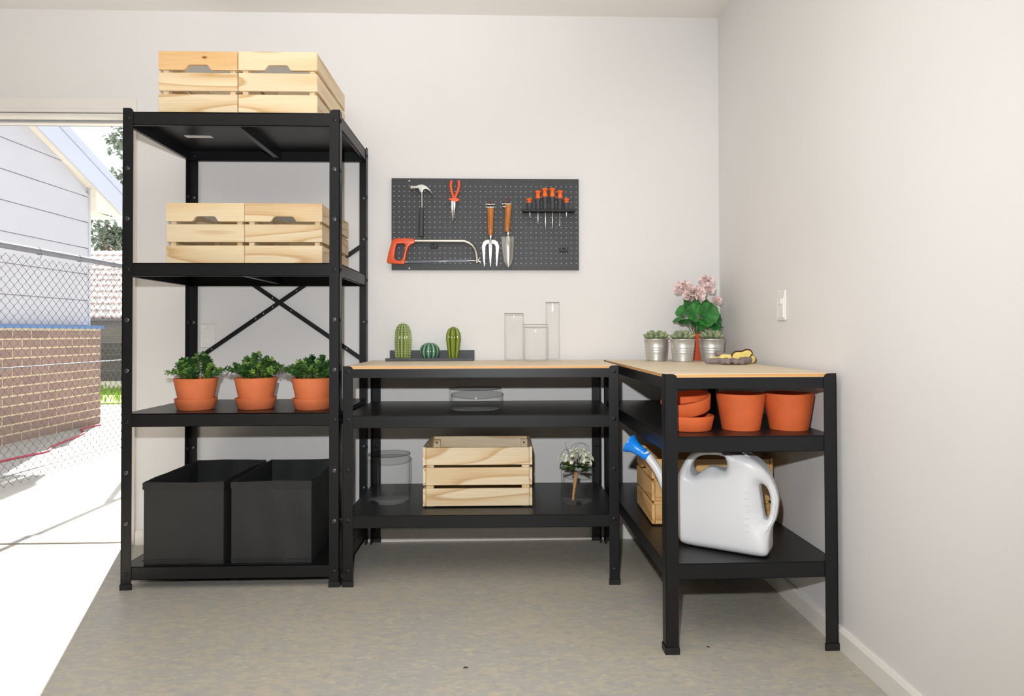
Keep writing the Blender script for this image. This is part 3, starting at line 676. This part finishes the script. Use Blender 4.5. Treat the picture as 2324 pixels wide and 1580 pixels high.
# ------------------------------------------------------------------ watering can
wc = thing('watering_can', 'large white plastic watering can with a blue rose on the lower shelf', 'watering can', (.74, -.985, .2808), -math.radians(33))
WO = [(-.133, .063), (-.130, .024), (-.118, .005), (-.085, 0), (-.024, 0), (.058, 0), (.119, 0), (.152, .003), (.164, .018), (.165, .059), (.170, .092), (.183, .125), (.190, .171), (.187, .203), (.175, .238), (.158, .273), (.126, .306), (.087, .322), (.051, .326), (-.010, .328), (-.068, .318), (-.104, .294), (-.126, .25), (-.136, .21), (-.139, .18), (-.137, .12)]
W1 = [(-.092, .262), (-.078, .290), (-.045, .306), (.019, .309), (.031, .301), (.033, .280), (.024, .263), (-.022, .270), (-.050, .254), (-.069, .238), (-.086, .240)]
W2 = [(.133, .227), (.143, .231), (.156, .220), (.166, .191), (.167, .155), (.159, .118), (.152, .112), (.146, .125), (.138, .179)]
body = outline([tuple(p) for p in spline(WO, 4, True)], [[tuple(p) for p in spline(W1, 3, True)], [tuple(p) for p in spline(W2, 3, True)]], .062, .028, 5)
# handles are slimmer than the tank: pinch the thickness towards the top handle and the grip
def pinch(g):
    V = []
    for x, y, z in g[0]:
        k = 1.0
        d1 = max(0, min(1, (z - .225) / .06)) * max(0, min(1, (.045 - x) / .05)); d2 = max(0, min(1, (x - .085) / .08)) * max(0, min(1, (z - .03) / .11)) * max(0, min(1, (.31 - z) / .09))
        d1 = d1 * d1 * (3 - 2 * d1); d2 = d2 * d2 * (3 - 2 * d2); k -= .62 * max(d1, d2); V.append((x, y * k * (1 - .10 * min(1, (z / .33) ** 4)), z))
    return V, g[1]
ob('tank', pinch(blob([body], .0042)), 'milky', wc, smooth=180, label='milky white tank with two grip holes')
ob('filler_cap', mv(rot(lathe([(.030, 0), (.032, .002), (.032, .006), (.026, .007), (.024, .002), (0, .002)], 32), .62, 'Y'), .094, 0, .3175), 'milky', wc, smooth=50, label='round filler ring')
for k in range(9): ob('level_mark', mv(bevbox(-.008 if k % 2 else -.011, .008 if k % 2 else .011, -.0006, .0006, -.0006, .0006, .0003), .100, -.0622, .04 + k * .021), 'milky', wc)
sp_ = spline([(-.115, 0, .05), (-.150, 0, .10), (-.190, 0, .185), (-.222, 0, .243), (-.262, 0, .290)], 6)
ob('spout', tube(sp_, [.026 - .010 * min(1, i / 14) for i in range(len(sp_))], 20), 'milky', wc, smooth=60)
rs = lathe([(.0165, 0), (.0175, .001), (.018, .03), (.0205, .05), (.026, .068), (.034, .080), (.0355, .083), (.0355, .087), (.033, .088), (0, .086)], 32)
dv = Vector((-.080, 0, .047)).normalized()
ob('rose', xf(rs, Matrix.Translation((-.250, 0, .277)) @ dv.to_track_quat('Z', 'Y').to_matrix().to_4x4()), 'blue_plastic', wc, smooth=50, label='blue plastic sprinkler rose')

# ------------------------------------------------------------------ pegboard
BX0, BX1, BZ0, BZ1, BY = -.5255, .384, 1.311, 1.7565, -.020
pg = thing('pegboard', 'dark grey perforated steel tool board screwed to the back wall', 'pegboard', (0, 0, 0))
px_, pz_ = .02458, .025; cols, rows = 37, 16; hx0, hz0 = -.5135, 1.3445
V, F = [], []
xs = [BX0] + [hx0 + (c + .5) * px_ for c in range(cols - 1)] + [BX1]; zs = [BZ0 + .021] + [hz0 + (c + .5) * pz_ for c in range(rows - 1)] + [BZ1 - .024]
for i in range(cols):
    for j in range(rows):
        cx_, cz_ = hx0 + i * px_, hz0 + j * pz_; x0, x1, z0, z1 = xs[i], xs[i + 1], zs[j], zs[j + 1]
        b = len(V); q = [(x0, z0), (cx_, z0), (x1, z0), (x1, cz_), (x1, z1), (cx_, z1), (x0, z1), (x0, cz_)]
        V += [(x, BY, z) for x, z in q]; hr = .0037
        V += [(cx_ + hr * math.cos(a), BY, cz_ + hr * math.sin(a)) for a in [PI * 1.25 + PI / 4 * k for k in range(8)]]
        V += [(cx_ + hr * math.cos(a), BY + .0015, cz_ + hr * math.sin(a)) for a in [PI * 1.25 + PI / 4 * k for k in range(8)]]
        for k in range(8): n2 = (k + 1) % 8; F += [(b + k, b + n2, b + 8 + n2, b + 8 + k), (b + 8 + k, b + 8 + n2, b + 16 + n2, b + 16 + k)]
g = merge((V, F), box(BX0, BX1, BY, BY + .0015, BZ0, BZ0 + .021), box(BX0, BX1, BY, BY + .0015, BZ1 - .024, BZ1))
ob('perforated_sheet', g, 'board_grey', pg)
ob('return_edge', merge(box(BX0, BX1, BY + .0015, 0, BZ0, BZ0 + .0015), box(BX0, BX1, BY + .0015, 0, BZ1 - .0015, BZ1), box(BX0, BX0 + .0015, BY + .0015, 0, BZ0, BZ1), box(BX1 - .0015, BX1, BY + .0015, 0, BZ0, BZ1)), 'board_grey', pg)
dark = mesh('dimple', mv(rot(lathe([(.0028, 0), (0, .0004)], 8), PI / 2, 'X'), 0, 0, 0), 'black_plastic')
for i in range(cols):
    for z in (BZ1 - .0125, BZ0 + .0085):
        if (i == 3): ob('wall_screw', mv(rot(lathe([(.0042, 0), (.0035, .0015), (0, .0018)], 10), PI / 2, 'X'), hx0 + i * px_, BY, z), 'print_white', pg, smooth=60)
        else: ob('dimple', dark, '', pg, (hx0 + i * px_, BY - .0001, z))
def hook(label, x, z, pegs, big=False):
    t = thing('tool_hook', label, 'hook', (x, BY, z))
    ob('clip', bevbox(-.020, .020, -.004, -.0005, -.009, .012, .0025), 'black_plastic', t, smooth=30)
    for k in pegs: ob('peg', tube([(k, -.003, 0), (k, -.016, -.001), (k - .002, -.024, .010)], .0016, 6), 'chrome', t, smooth=60)
hook('small double peg hook under the hacksaw frame on the tool board', -.322, 1.425, (-.013, .013))
hook('empty double peg hook low at the right side of the tool board', .309, 1.4065, (-.013, .013))
Y0 = -.040
def wire_clip(label, x, z):
    t = thing('tool_clip', label, 'clip', (x, BY, z))
    ob('wire', merge(*[tube([(s_ * .017, -.002, .026), (s_ * .017, -.03, .012), (s_ * .017, -.045, -.004)], .0012, 6) for s_ in (-1, 1)]), 'chrome', t, smooth=60)
    ob('bar', merge(tube([(-.022, -.044, .008), (.022, -.044, .008)], .0022, 8), tube([(-.018, -.044, -.006), (.018, -.044, -.006)], .0014, 8)), 'chrome', t, smooth=60)
    ob('clip_plate', bevbox(-.015, .015, -.004, -.0005, -.01, .022, .002), 'black_plastic', t)
wire_clip('chrome wire clip holding the hand fork by its strap', -.0465, 1.615)
wire_clip('chrome wire clip holding the hand trowel by its strap', .031, 1.617)
# hammer
hm = thing('claw_hammer', 'claw hammer with a steel head and dark rubber grip', 'hammer', (-.377, Y0, 1.60)); ox, oz = -.377, 1.60
def loc_(pts): return [(x - ox, z - oz) for x, z in pts]
ob('head', xf(outline(loc_([(-.427, 1.7125), (-.404, 1.7115), (-.389, 1.717), (-.373, 1.718), (-.355, 1.712), (-.338, 1.699), (-.320, 1.673), (-.329, 1.680), (-.345, 1.694), (-.356, 1.699), (-.367, 1.698), (-.370, 1.688), (-.378, 1.683), (-.385, 1.687), (-.392, 1.701), (-.427, 1.700)]), (), .011, .003), Matrix.Translation((0, 0, .104)) @ Matrix.Diagonal((1.02, 1, 1.22, 1)) @ Matrix.Translation((0, 0, -.104))), 'steel', hm, smooth=40)
ob('striking_face', tube([(-.052, 0, .106), (-.034, 0, .106)], [.0112, .0098], 16), 'chrome', hm, smooth=50)
ob('shaft', tube([(0, 0, .085), (0, 0, .0)], .0055, 12), 'chrome', hm, smooth=60)
ob('grip', tube([(0, 0, .010), (-.001, 0, .004), (-.002, 0, -.03), (-.003, 0, -.09), (-.004, 0, -.126), (-.004, 0, -.130)], [.008, .0098, .0108, .012, .0132, .0115], 16), 'grip_dark', hm, smooth=60)
# pliers
pl = thing('pliers', 'long nose pliers with orange handles hanging open at board top', 'pliers', (-.222, Y0, 1.64)); ox, oz = -.222, 1.64
for P in ([(-.200, 1.742), (-.198, 1.719), (-.203, 1.695), (-.213, 1.670), (-.219, 1.650)], [(-.234, 1.742), (-.238, 1.717), (-.234, 1.692), (-.227, 1.667), (-.222, 1.650)]):
    q = spline([(x - ox, 0, z - oz) for x, z in P], 4); ob('handle', tube(q, [.005] + [.0068] * (len(q) - 1), 10), 'orange_grip', pl, smooth=60)
ob('guard', outline(loc_([(-.253, 1.651), (-.240, 1.656), (-.223, 1.657), (-.206, 1.657), (-.193, 1.647), (-.208, 1.638), (-.223, 1.640), (-.236, 1.642)]), (), .007, .003), 'orange_grip', pl, smooth=50)
ob('jaw', outline(loc_([(-.235, 1.643), (-.226, 1.643), (-.2255, 1.58), (-.2285, 1.540), (-.231, 1.540), (-.2355, 1.588)]), (), .005, .0015), 'chrome', pl, smooth=40)
ob('jaw', outline(loc_([(-.225, 1.643), (-.215, 1.643), (-.2145, 1.614), (-.218, 1.588), (-.2265, 1.540), (-.2245, 1.58)]), (), .005, .0015), 'chrome', pl, smooth=40)
# hand fork
fk = thing('hand_fork', 'three pronged steel hand fork with a varnished wooden handle', 'garden fork', (-.0465, Y0 - .012, 1.54)); ox, oz = -.0465, 1.54
def hand(t, lean=0):
    ob('handle', rot(lathe([(0, -.066), (.011, -.065), (.0135, -.055), (.0150, -.02), (.0145, .01), (.0165, .045), (.0180, .058), (.016, .066), (0, .068)], 24), lean, 'Y'), 'ash', t, smooth=60, label='varnished wooden handle')
    ob('strap', tube(spline([(0, 0, .060), (-.006, .004, .085), (.002, .006, .105), (.010, .006, .088), (.004, 0, .062)], 5), .0018, 6), 'leather', t, smooth=60, label='brown leather hanging strap')
hand(fk)
ob('ferrule', lathe([(.0078, -.080), (.0085, -.078), (.0088, -.064), (0, -.064)], 16), 'chrome', fk, smooth=50)
def dome(g, yy, k=.0): return [(x, y + yy - k * (x * x), z) for x, y, z in g[0]], g[1]
half = [(-.048, 1.455), (-.069, 1.453), (-.083, 1.443), (-.089, 1.422), (-.086, 1.392), (-.078, 1.326), (-.074, 1.326), (-.0715, 1.379), (-.071, 1.420), (-.066, 1.431), (-.056, 1.436), (-.048, 1.436)]
ob('prong', outline([(x - ox, z - oz) for x, z in half], (), .0022, .001), 'steel', fk, smooth=40)
ob('prong', outline([(-(x - ox) , z - oz) for x, z in half], (), .0022, .001), 'steel', fk, smooth=40)
ob('prong', outline([(x - ox, z - oz) for x, z in [(-.056, 1.446), (-.038, 1.446), (-.039, 1.404), (-.045, 1.324), (-.048, 1.324), (-.053, 1.366), (-.055, 1.417)]], (), .0026, .001), 'steel', fk, smooth=40)
ob('tang', tube([(0, -.003, -.078), (0, -.006, -.094), (0, -.004, -.125)], [.0055, .005, .002], 10), 'chrome', fk, smooth=60)
# hand trowel
tr = thing('hand_trowel', 'steel hand trowel with a varnished wooden handle', 'trowel', (.036, Y0 - .012, 1.556)); ox, oz = .036, 1.556
hand(tr, .05)
ob('ferrule', mv(lathe([(.0078, -.080), (.0085, -.078), (.0088, -.064), (0, -.064)], 16), .002, 0, 0), 'chrome', tr, smooth=50)
NX, NZ = 12, 20; V, F = [], []
prof = [(0, .0295), (.3, .0280), (.6, .0245), (.8, .0195), (.92, .0125), (1.0, .001)]
def wid(v):
    for (a, b), (c, d) in zip(prof, prof[1:]):
        if a <= v <= c: return b + (d - b) * (v - a) / (c - a)
for sgn in (0, 1):
    for j in range(NZ + 1):
        v_ = j / NZ; wv_ = wid(v_)
        for i in range(NX + 1):
            u = -1 + 2 * i / NX; x = u * wv_; V.append((x + .003 * v_, -.016 * u * u * (1 - .3 * v_) + .010 + sgn * .0012, -.088 - .148 * v_ + (.006 * (1 - abs(u)) * (1 - v_) ** 8)))
n1_ = (NX + 1) * (NZ + 1)
for sgn in (0, 1):
    for j in range(NZ):
        for i in range(NX): a = sgn * n1_ + j * (NX + 1) + i; F.append((a, a + 1, a + NX + 2, a + NX + 1))
bd = [i for i in range(NX + 1)] + [j * (NX + 1) + NX for j in range(1, NZ + 1)] + [NZ * (NX + 1) + i for i in range(NX - 1, -1, -1)] + [j * (NX + 1) for j in range(NZ - 1, 0, -1)]
for a, b in zip(bd, bd[1:] + bd[:1]): F.append((a, b, b + n1_, a + n1_))
ob('blade', (V, F), 'steel', tr, (0, 0, 0), smooth=60)
ob('tang', tube([(.002, -.002, -.078), (.002, .002, -.10), (.002, .007, -.128)], [.006, .0055, .002], 10), 'chrome', tr, smooth=60)
# screwdriver rack and screwdrivers
sr_ = thing('screwdriver_rack', 'dark grey plastic rack bar holding six screwdrivers on the tool board', 'tool rack', (.234, BY, 1.60))
ob('back_plate', bevbox(-.128, .120, -.006, -.0005, -.004, .040, .002), 'grip_dark', sr_, smooth=30)
ob('tray', bevbox(-.128, .128, -.046, -.0005, -.012, .001, .003), 'black_plastic', sr_, smooth=30)
SD = ((.143, 1.657, 1.562, .6, .04, 'short stubby screwdriver with orange cap, leftmost in the rack'), (.183, 1.694, 1.531, .85, 0, 'orange and grey screwdriver second from the left in the rack'),
      (.2185, 1.706, 1.504, 1, .02, 'long orange capped screwdriver, left of the two tallest'), (.253, 1.706, 1.508, 1, 0, 'long orange capped screwdriver, right of the two tallest'),
      (.289, 1.695, 1.523, .85, -.02, 'flat tipped orange capped screwdriver second from the right'), (.321, 1.658, 1.567, .6, 0, 'short stubby screwdriver with orange cap, rightmost in the rack'))
for x, zt, zb, k, ln, lab in SD:
    t = thing('screwdriver', lab, 'screwdriver', (x, BY - .026, 1.60), 0, None, 0, -ln)
    hz = zt - 1.60; oh = .030 if k < .7 else (.046 if k < .9 else .050); kk = 1.12 + .18 * k
    ob('cap', lathe([(0, hz), (.008 * kk, hz - .001), (.0125 * kk, hz - .006), (.0125 * kk, hz - .009), (.008 * kk, hz - .013), (.0072 * kk, hz - .018), (.0105 * kk, hz - oh + .012), (.0100 * kk, hz - oh + .005), (.006 * kk, hz - oh), (0, hz - oh)], 20), 'screw_orange', t, smooth=60)
    ob('handle', lathe([(0, hz - oh + .006), (.0108 * kk, hz - oh + .006), (.0112 * kk, hz - oh - .004), (.0085 * kk, hz - oh - .020 if k > .7 else .012), (.0100 * kk, .008), (.0090 * kk, .001), (0, .001)], 20), 'grip_dark', t, smooth=60)
    fl = x > .28 and k > .8
    ob('shaft', merge(tube([(0, 0, .004), (0, 0, zb - 1.60 + (.012 if fl else .002)), (0, 0, zb - 1.60)], [.0022, .0022, .0012], 8), *( [box(-.0032, .0032, -.0006, .0006, zb - 1.60 - .001, zb - 1.60 + .010)] if fl else [])), 'chrome', t, smooth=50)
# hacksaw
sw = thing('hacksaw', 'hacksaw with an orange pistol grip and chromed bow frame', 'hacksaw', (-.30, Y0 - .006, 1.40)); ox, oz = -.30, 1.40
SO = [(-.515, 1.452), (-.505, 1.459), (-.450, 1.460), (-.417, 1.459), (-.409, 1.451), (-.410, 1.438), (-.429, 1.429), (-.441, 1.417), (-.448, 1.395), (-.459, 1.336), (-.488, 1.337), (-.523, 1.340), (-.542, 1.344), (-.541, 1.356), (-.535, 1.389), (-.523, 1.430)]
SI = [(-.495, 1.434), (-.462, 1.435), (-.455, 1.427), (-.459, 1.398), (-.466, 1.368), (-.476, 1.353), (-.495, 1.354), (-.507, 1.364), (-.504, 1.392), (-.500, 1.421)]
ob('grip', outline(loc_(SO), [loc_(SI)], .011, .004), 'orange', sw, smooth=50, label='orange painted pistol grip')
q = spline([(x - ox, 0, z - oz) for x, z in [(-.415, 1.448), (-.30, 1.448), (-.185, 1.448), (-.166, 1.445), (-.146, 1.436), (-.129, 1.419), (-.119, 1.398), (-.114, 1.372), (-.1135, 1.342)]], 6)
ob('bow', tube(q, .0082, 14), 'chrome', sw, smooth=60)
bl = ob('blade', prism([(-.157, -.058), (.150, -.053), (.150, -.041), (-.157, -.047)], -.0008, .0008), 'blade_grey', sw)
ob('blade_print', merge(*[box(.005 + k * .0062, .0095 + k * .0062, -.0014, -.0009, -.0520 + k * .0001, -.0500 + k * .0001) for k in range(6)] + [box(.024, .052, -.0014, -.0009, -.0480, -.0468)]), 'print_white', bl)
ob('tension_rod', merge(tube([(-.163, 0, -.054), (-.145, 0, -.053)], .003, 8), tube([(.148, 0, -.046), (.196, 0, -.047)], .0034, 8)), 'chrome', sw, smooth=60)
ob('wing_nut', merge(tube([(.194, 0, -.047), (.203, 0, -.031)], [.0035, .0030], 8), tube([(.194, 0, -.047), (.207, 0, -.053)], [.0035, .0030], 8)), 'chrome', sw, smooth=60)

# ------------------------------------------------------------------ outside: ground
S('trim_3', box(-14, 4, .12, 30, -.12, 0), 'paving'); bpy.data.objects['trim_3'].name = 'paving'
bpy.data.objects['paving']['kind'] = 'structure'
for nm, (a, b) in {'joint': ((-2.60, .145), (-1.80, .152))}.items():
    pass
ob('lawn', merge(box(-12, -4.55, 6.3, 8.9, 0, .02), *[xf(leaf_geo(.09, .02), Matrix.Translation((R.uniform(-8, -5), R.uniform(6.35, 8.8), .015)) @ aim((R.uniform(-.4, .4), R.uniform(-.4, .4), 1))) for _ in range(900)]), 'grass', label='strip of bright green lawn beyond the brick corner', cat='grass', kind='stuff')
# white building with brick base
XB, XC = -4.5, -4.6
hs = thing('neighbouring_house', 'white clad gable building on a tan brick base beyond the fence', 'house', (0, 0, 0))
ob('mortar_wall', box(XB - .2, XB - .006, -.6, 4.262, 0, 1.065), 'mortar', hs)
bk = mesh('brick', bevbox(-.006, .006, -.1125, .1125, 0, .0725, .002), 'brick')
bke = mesh('brick', bevbox(-.006, .006, -.0525, .0525, 0, .0725, .002), 'brick')
for row in range(12):
    z = .006 + row * .0875; y = 4.27; 
    if row % 2: ob('brick', bke, '', hs, (XB - .006, y - .055, z)); y -= .12
    while y > .7: ob('brick', bk, '', hs, (XB - .006, y - .115, z)); y -= .24
ob('flashing', box(XB - .15, XB + .02, -.6, 4.29, 1.065, 1.10), 'flashing', hs, label='blue metal flashing strip')
def rake(y): return 2.646 + (4.214 - y) * .418
ob('gable_sheathing', (lambda g: (rot(g, 0)))(([(XC - .1, -.6, 1.1), (XC - .1, 4.19, 1.1), (XC - .1, 4.19, rake(4.19)), (XC - .1, -.6, rake(-.6)), (XC - .02, -.6, 1.1), (XC - .02, 4.19, 1.1), (XC - .02, 4.19, rake(4.19)), (XC - .02, -.6, rake(-.6))], [(0, 1, 2, 3), (7, 6, 5, 4), (0, 4, 5, 1), (1, 5, 6, 2), (2, 6, 7, 3), (3, 7, 4, 0)])), 'cladding', hs)
zb = 1.10; zl = [1.10, 1.38, 1.672, 1.963, 2.252, 2.538, 2.83, 3.12, 3.41, 3.70, 3.99, 4.28, 4.6]
for k in range(len(zl) - 1):
    z0, z1 = zl[k] + .004, zl[k + 1] - .003
    ye = 4.21 if z1 < 2.64 else 4.214 - (z1 - 2.646) / .418; ye0 = 4.21 if z0 < 2.64 else 4.214 - (z0 - 2.646) / .418
    if ye < -.5: continue
    x0, x1, xt = XC - .02, XC + .004, XC - .006
    V = [(x0, -.6, z0), (x1, -.6, z0), (xt, -.6, z1), (x0, -.6, z1), (x0, min(4.21, ye0), z0), (x1, min(4.21, ye0), z0), (xt, ye, z1), (x0, ye, z1)]
    ob('cladding_board', (V, [(0, 1, 2, 3), (7, 6, 5, 4), (0, 4, 5, 1), (1, 5, 6, 2), (2, 6, 7, 3), (3, 7, 4, 0)]), 'cladding', hs)
ob('corner_trim', box(XC - .03, XC + .008, 4.195, 4.225, 1.10, 2.66), 'cladding', hs)
ob('far_side_wall', box(-7.5, XC - .02, 4.1, 4.19, 0, 2.6), 'cladding', hs)
def slope_box(x0, x1, y0, y1, zoff, th):
    zz = lambda y: 2.646 + (4.214 - y) * .418 + zoff
    V = [(x0, y0, zz(y0)), (x1, y0, zz(y0)), (x1, y1, zz(y1)), (x0, y1, zz(y1)), (x0, y0, zz(y0) + th), (x1, y0, zz(y0) + th), (x1, y1, zz(y1) + th), (x0, y1, zz(y1) + th)]
    return V, [(3, 2, 1, 0), (4, 5, 6, 7), (0, 1, 5, 4), (1, 2, 6, 5), (2, 3, 7, 6), (3, 0, 4, 7)]
ob('soffit', slope_box(XC - .02, -4.515, -.6, 4.78, -.005, .02), 'soffit', hs)
ob('barge_board', slope_box(-4.52, -4.50, -.6, 4.78, -.02, .225), 'barge', hs)
ob('roof_capping', slope_box(-4.56, -4.488, -.6, 4.80, .212, .10), 'barge', hs)
ob('roof_sheet', slope_box(-8.5, -4.56, -.6, 4.80, .22, .04), 'barge', hs)
ob('boxed_eave', merge(box(-8.5, -4.62, 4.19, 4.76, 2.385, 2.40), ([(x, y, z) for x in (-4.62, -4.53) for y, z in ((4.215, 2.385), (4.76, 2.43), (4.76, 2.44), (4.50, 2.52), (4.215, 2.64))], [(0, 1, 2, 3, 4), (9, 8, 7, 6, 5)] + [(k, (k + 1) % 5, (k + 1) % 5 + 5, k + 5) for k in range(5)])), 'soffit', hs)
# fence
fx = -3.15
fn = thing('chain_link_fence', 'grey chain link fence with a galvanised top rail outside the doorway', 'fence', (fx, 0, 0))
ob('top_rail', tube([(0, .25, 1.572), (0, 5.6, 1.572)], .021, 14), 'galv_pipe', fn, smooth=60)
for y in (.3, 2.9, 5.55): ob('post', tube([(-.03, y, 0), (-.03, y, 1.6)], .024, 14), 'galv_pipe', fn, smooth=60)
ob('tension_wire', tube([(.004, .25, .79), (.004, 5.6, .79)], .004, 6), 'galv_pipe', fn); ob('tension_wire', tube([(.004, .25, .10), (.004, 5.6, .10)], .003, 6), 'galv_pipe', fn)
for y in [.5 + .42 * k for k in range(12)]: ob('tie', tube([(.0 + .024 * math.cos(a), y + .002 * a, 1.572 + .024 * math.sin(a)) for a in [i * .7 for i in range(9)]] + [(0, y + .02, 1.52)], .002, 5), 'wire', fn)
G = []; dy, dz, wr = .036, .068, .0019; nz = 44
for i in range(int(5.3 / dy)):
    pts = []
    for j in range(nz + 1):
        z = .03 + j * dz / 2; s_ = 1 if (j + i) % 2 else -1
        pts.append((s_ * .0028, .28 + i * dy + s_ * dy * .49, z))
    V, F = [], []
    for p in pts:
        for a in (0, 2.09, 4.19): V.append((p[0] + wr * math.cos(a), p[1] + wr * math.sin(a), p[2]))
    for j in range(len(pts) - 1):
        for k in range(3): a, b = j * 3 + k, j * 3 + (k + 1) % 3; F.append((a, b, b + 3, a + 3))
    G.append((V, F))
o = ob('wire_mesh', merge(*G), 'wire', fn); o['kind'] = 'stuff'
ob('extension_cord', tube(spline([(-3.92, 1.9, .008), (-3.918, 2.08, .008), (-3.879, 2.32, .008), (-3.865, 2.5, .008), (-4.0, 2.78, .008), (-4.185, 3.47, .008), (-4.40, 3.78, .008), (-4.40, 4.1, .008)], 8), .011, 8), 'cable_red', smooth=60, label='red cable snaking over the ground at the foot of the brick wall', cat='cord')
# tiled neighbour house
nh = thing('tiled_roof_house', 'distant house with a pale tiled roof over a grey wall', 'house', (0, 0, 0))
ob('wall', box(-16, -3.5, 11.3, 11.5, 0, 1.5), 'wall_far', nh)
ry0, rz0, ry1, rz1 = 11.0, 1.374, 15.0, 3.30
ang = math.atan2(rz1 - rz0, ry1 - ry0); sl = math.hypot(rz1 - rz0, ry1 - ry0)
ob('roof_deck', xf(box(-16, -3.5, 0, sl, -.08, -.03), Matrix.Translation((0, ry0, rz0)) @ Matrix.Rotation(ang, 4, 'X')), 'wall_far', nh)
V, F = [], []; NW = 8
for k in range(NW + 1):
    u = k / NW; h_ = .030 * math.sin(u * 2 * PI) ** 2 * (1 if u < .5 else .4)
    for (yy, zz) in ((0, h_ - .03), (0, h_ + .015), (.40, h_ - .015), (.40, h_ - .03)): V.append((u * .20, yy, zz))
for k in range(NW):
    for q in range(4): a = k * 4 + q; b = k * 4 + (q + 1) % 4; F.append((a, b, b + 4, a + 4))
F += [(0, 1, 2, 3), (NW * 4 + 3, NW * 4 + 2, NW * 4 + 1, NW * 4)]
tm = mesh('roof_tile', (V, F), 'roof_tile')
for row in range(12):
    for c in range(20):
        p = Matrix.Translation((0, ry0, rz0)) @ Matrix.Rotation(ang, 4, 'X') @ Vector((-11.6 + c * .20 + (row % 2) * .07, row * sl / 12, row * .001)); kk = R.uniform(.85, 1.1)
        ob('roof_tile', tm, '', nh, p, (ang, 0, 0), color=(kk, kk, kk, 1))
# board fence below
bf = thing('timber_fence', 'low dark weathered board fence in front of the tiled roof house', 'fence', (0, 9.0, 0))
ob('plinth', box(-12, -4.8, -.03, .05, 0, .14), 'soffit', bf, label='pale concrete plinth')
for z0, z1, kk in ((.14, .33, .9), (.335, .525, .95), (.53, .632, .75), (.638, .738, .7), (.744, .85, .75), (.856, .98, 1.35), (.986, 1.12, 1.4)):
    ob('fence_board', box(-12, -4.8, -.012, .012, z0, z1), 'fence_board', bf, color=(kk, kk, kk, 1))
for x in (-11, -9.4, -7.8, -6.2, -4.85): ob('post', box(x, x + .08, .012, .09, 0, 1.1), 'fence_board', bf)
# trees
def tree(label, x, y, h, cr, cz, n, seed, trunk_r, lumps):
    t = thing('tree', label, 'tree', (x, y, 0)); r = random.Random(seed)
    ob('trunk', tube(spline([(0, 0, 0), (.1, 0, h * .4), (-.05, 0, h * .8), (.05, 0, h)], 5), [trunk_r * (1 - .7 * i / 15) for i in range(16)], 8), 'bark', t, smooth=60)
    G = []
    C = [(r.uniform(-1, 1) * cr, r.uniform(-.6, .6) * cr, cz + r.uniform(-1, 1) * cr * .8, r.uniform(.28, .5) * cr) for _ in range(lumps)]
    for c in C: G_ = None; 
    for k in range(n):
        c = C[k % lumps]; d = Vector((r.gauss(0, 1), r.gauss(0, 1), r.gauss(0, 1))).normalized() * c[3] * r.random() ** .4
        G.append(xf(leaf_geo(.26, .16), Matrix.Translation(Vector(c[:3]) + d) @ aim((r.gauss(0, 1), r.gauss(0, 1), r.gauss(0, 1)))))
    o = ob('crown', merge(*G), 'tree_leaf', t); o['kind'] = 'stuff'
    for c in C[:8]: ob('branch', tube([(0, 0, max(h * .45, c[2] - 2.0)), (c[0] * .6, c[1] * .6, c[2] - .5), (c[0], c[1], c[2])], [trunk_r * .35, trunk_r * .2, trunk_r * .1], 5), 'bark', t)
tree('slender tree with thin grey green crown rising behind the tiled roof', -16.8, 25, 6.9, 1.5, 4.9, 1500, 2, .10, 9)
tree('tall tree whose rounded crown shows above the gable roof', -15.8, 27, 8.4, 1.75, 8.3, 3000, 5, .16, 10)
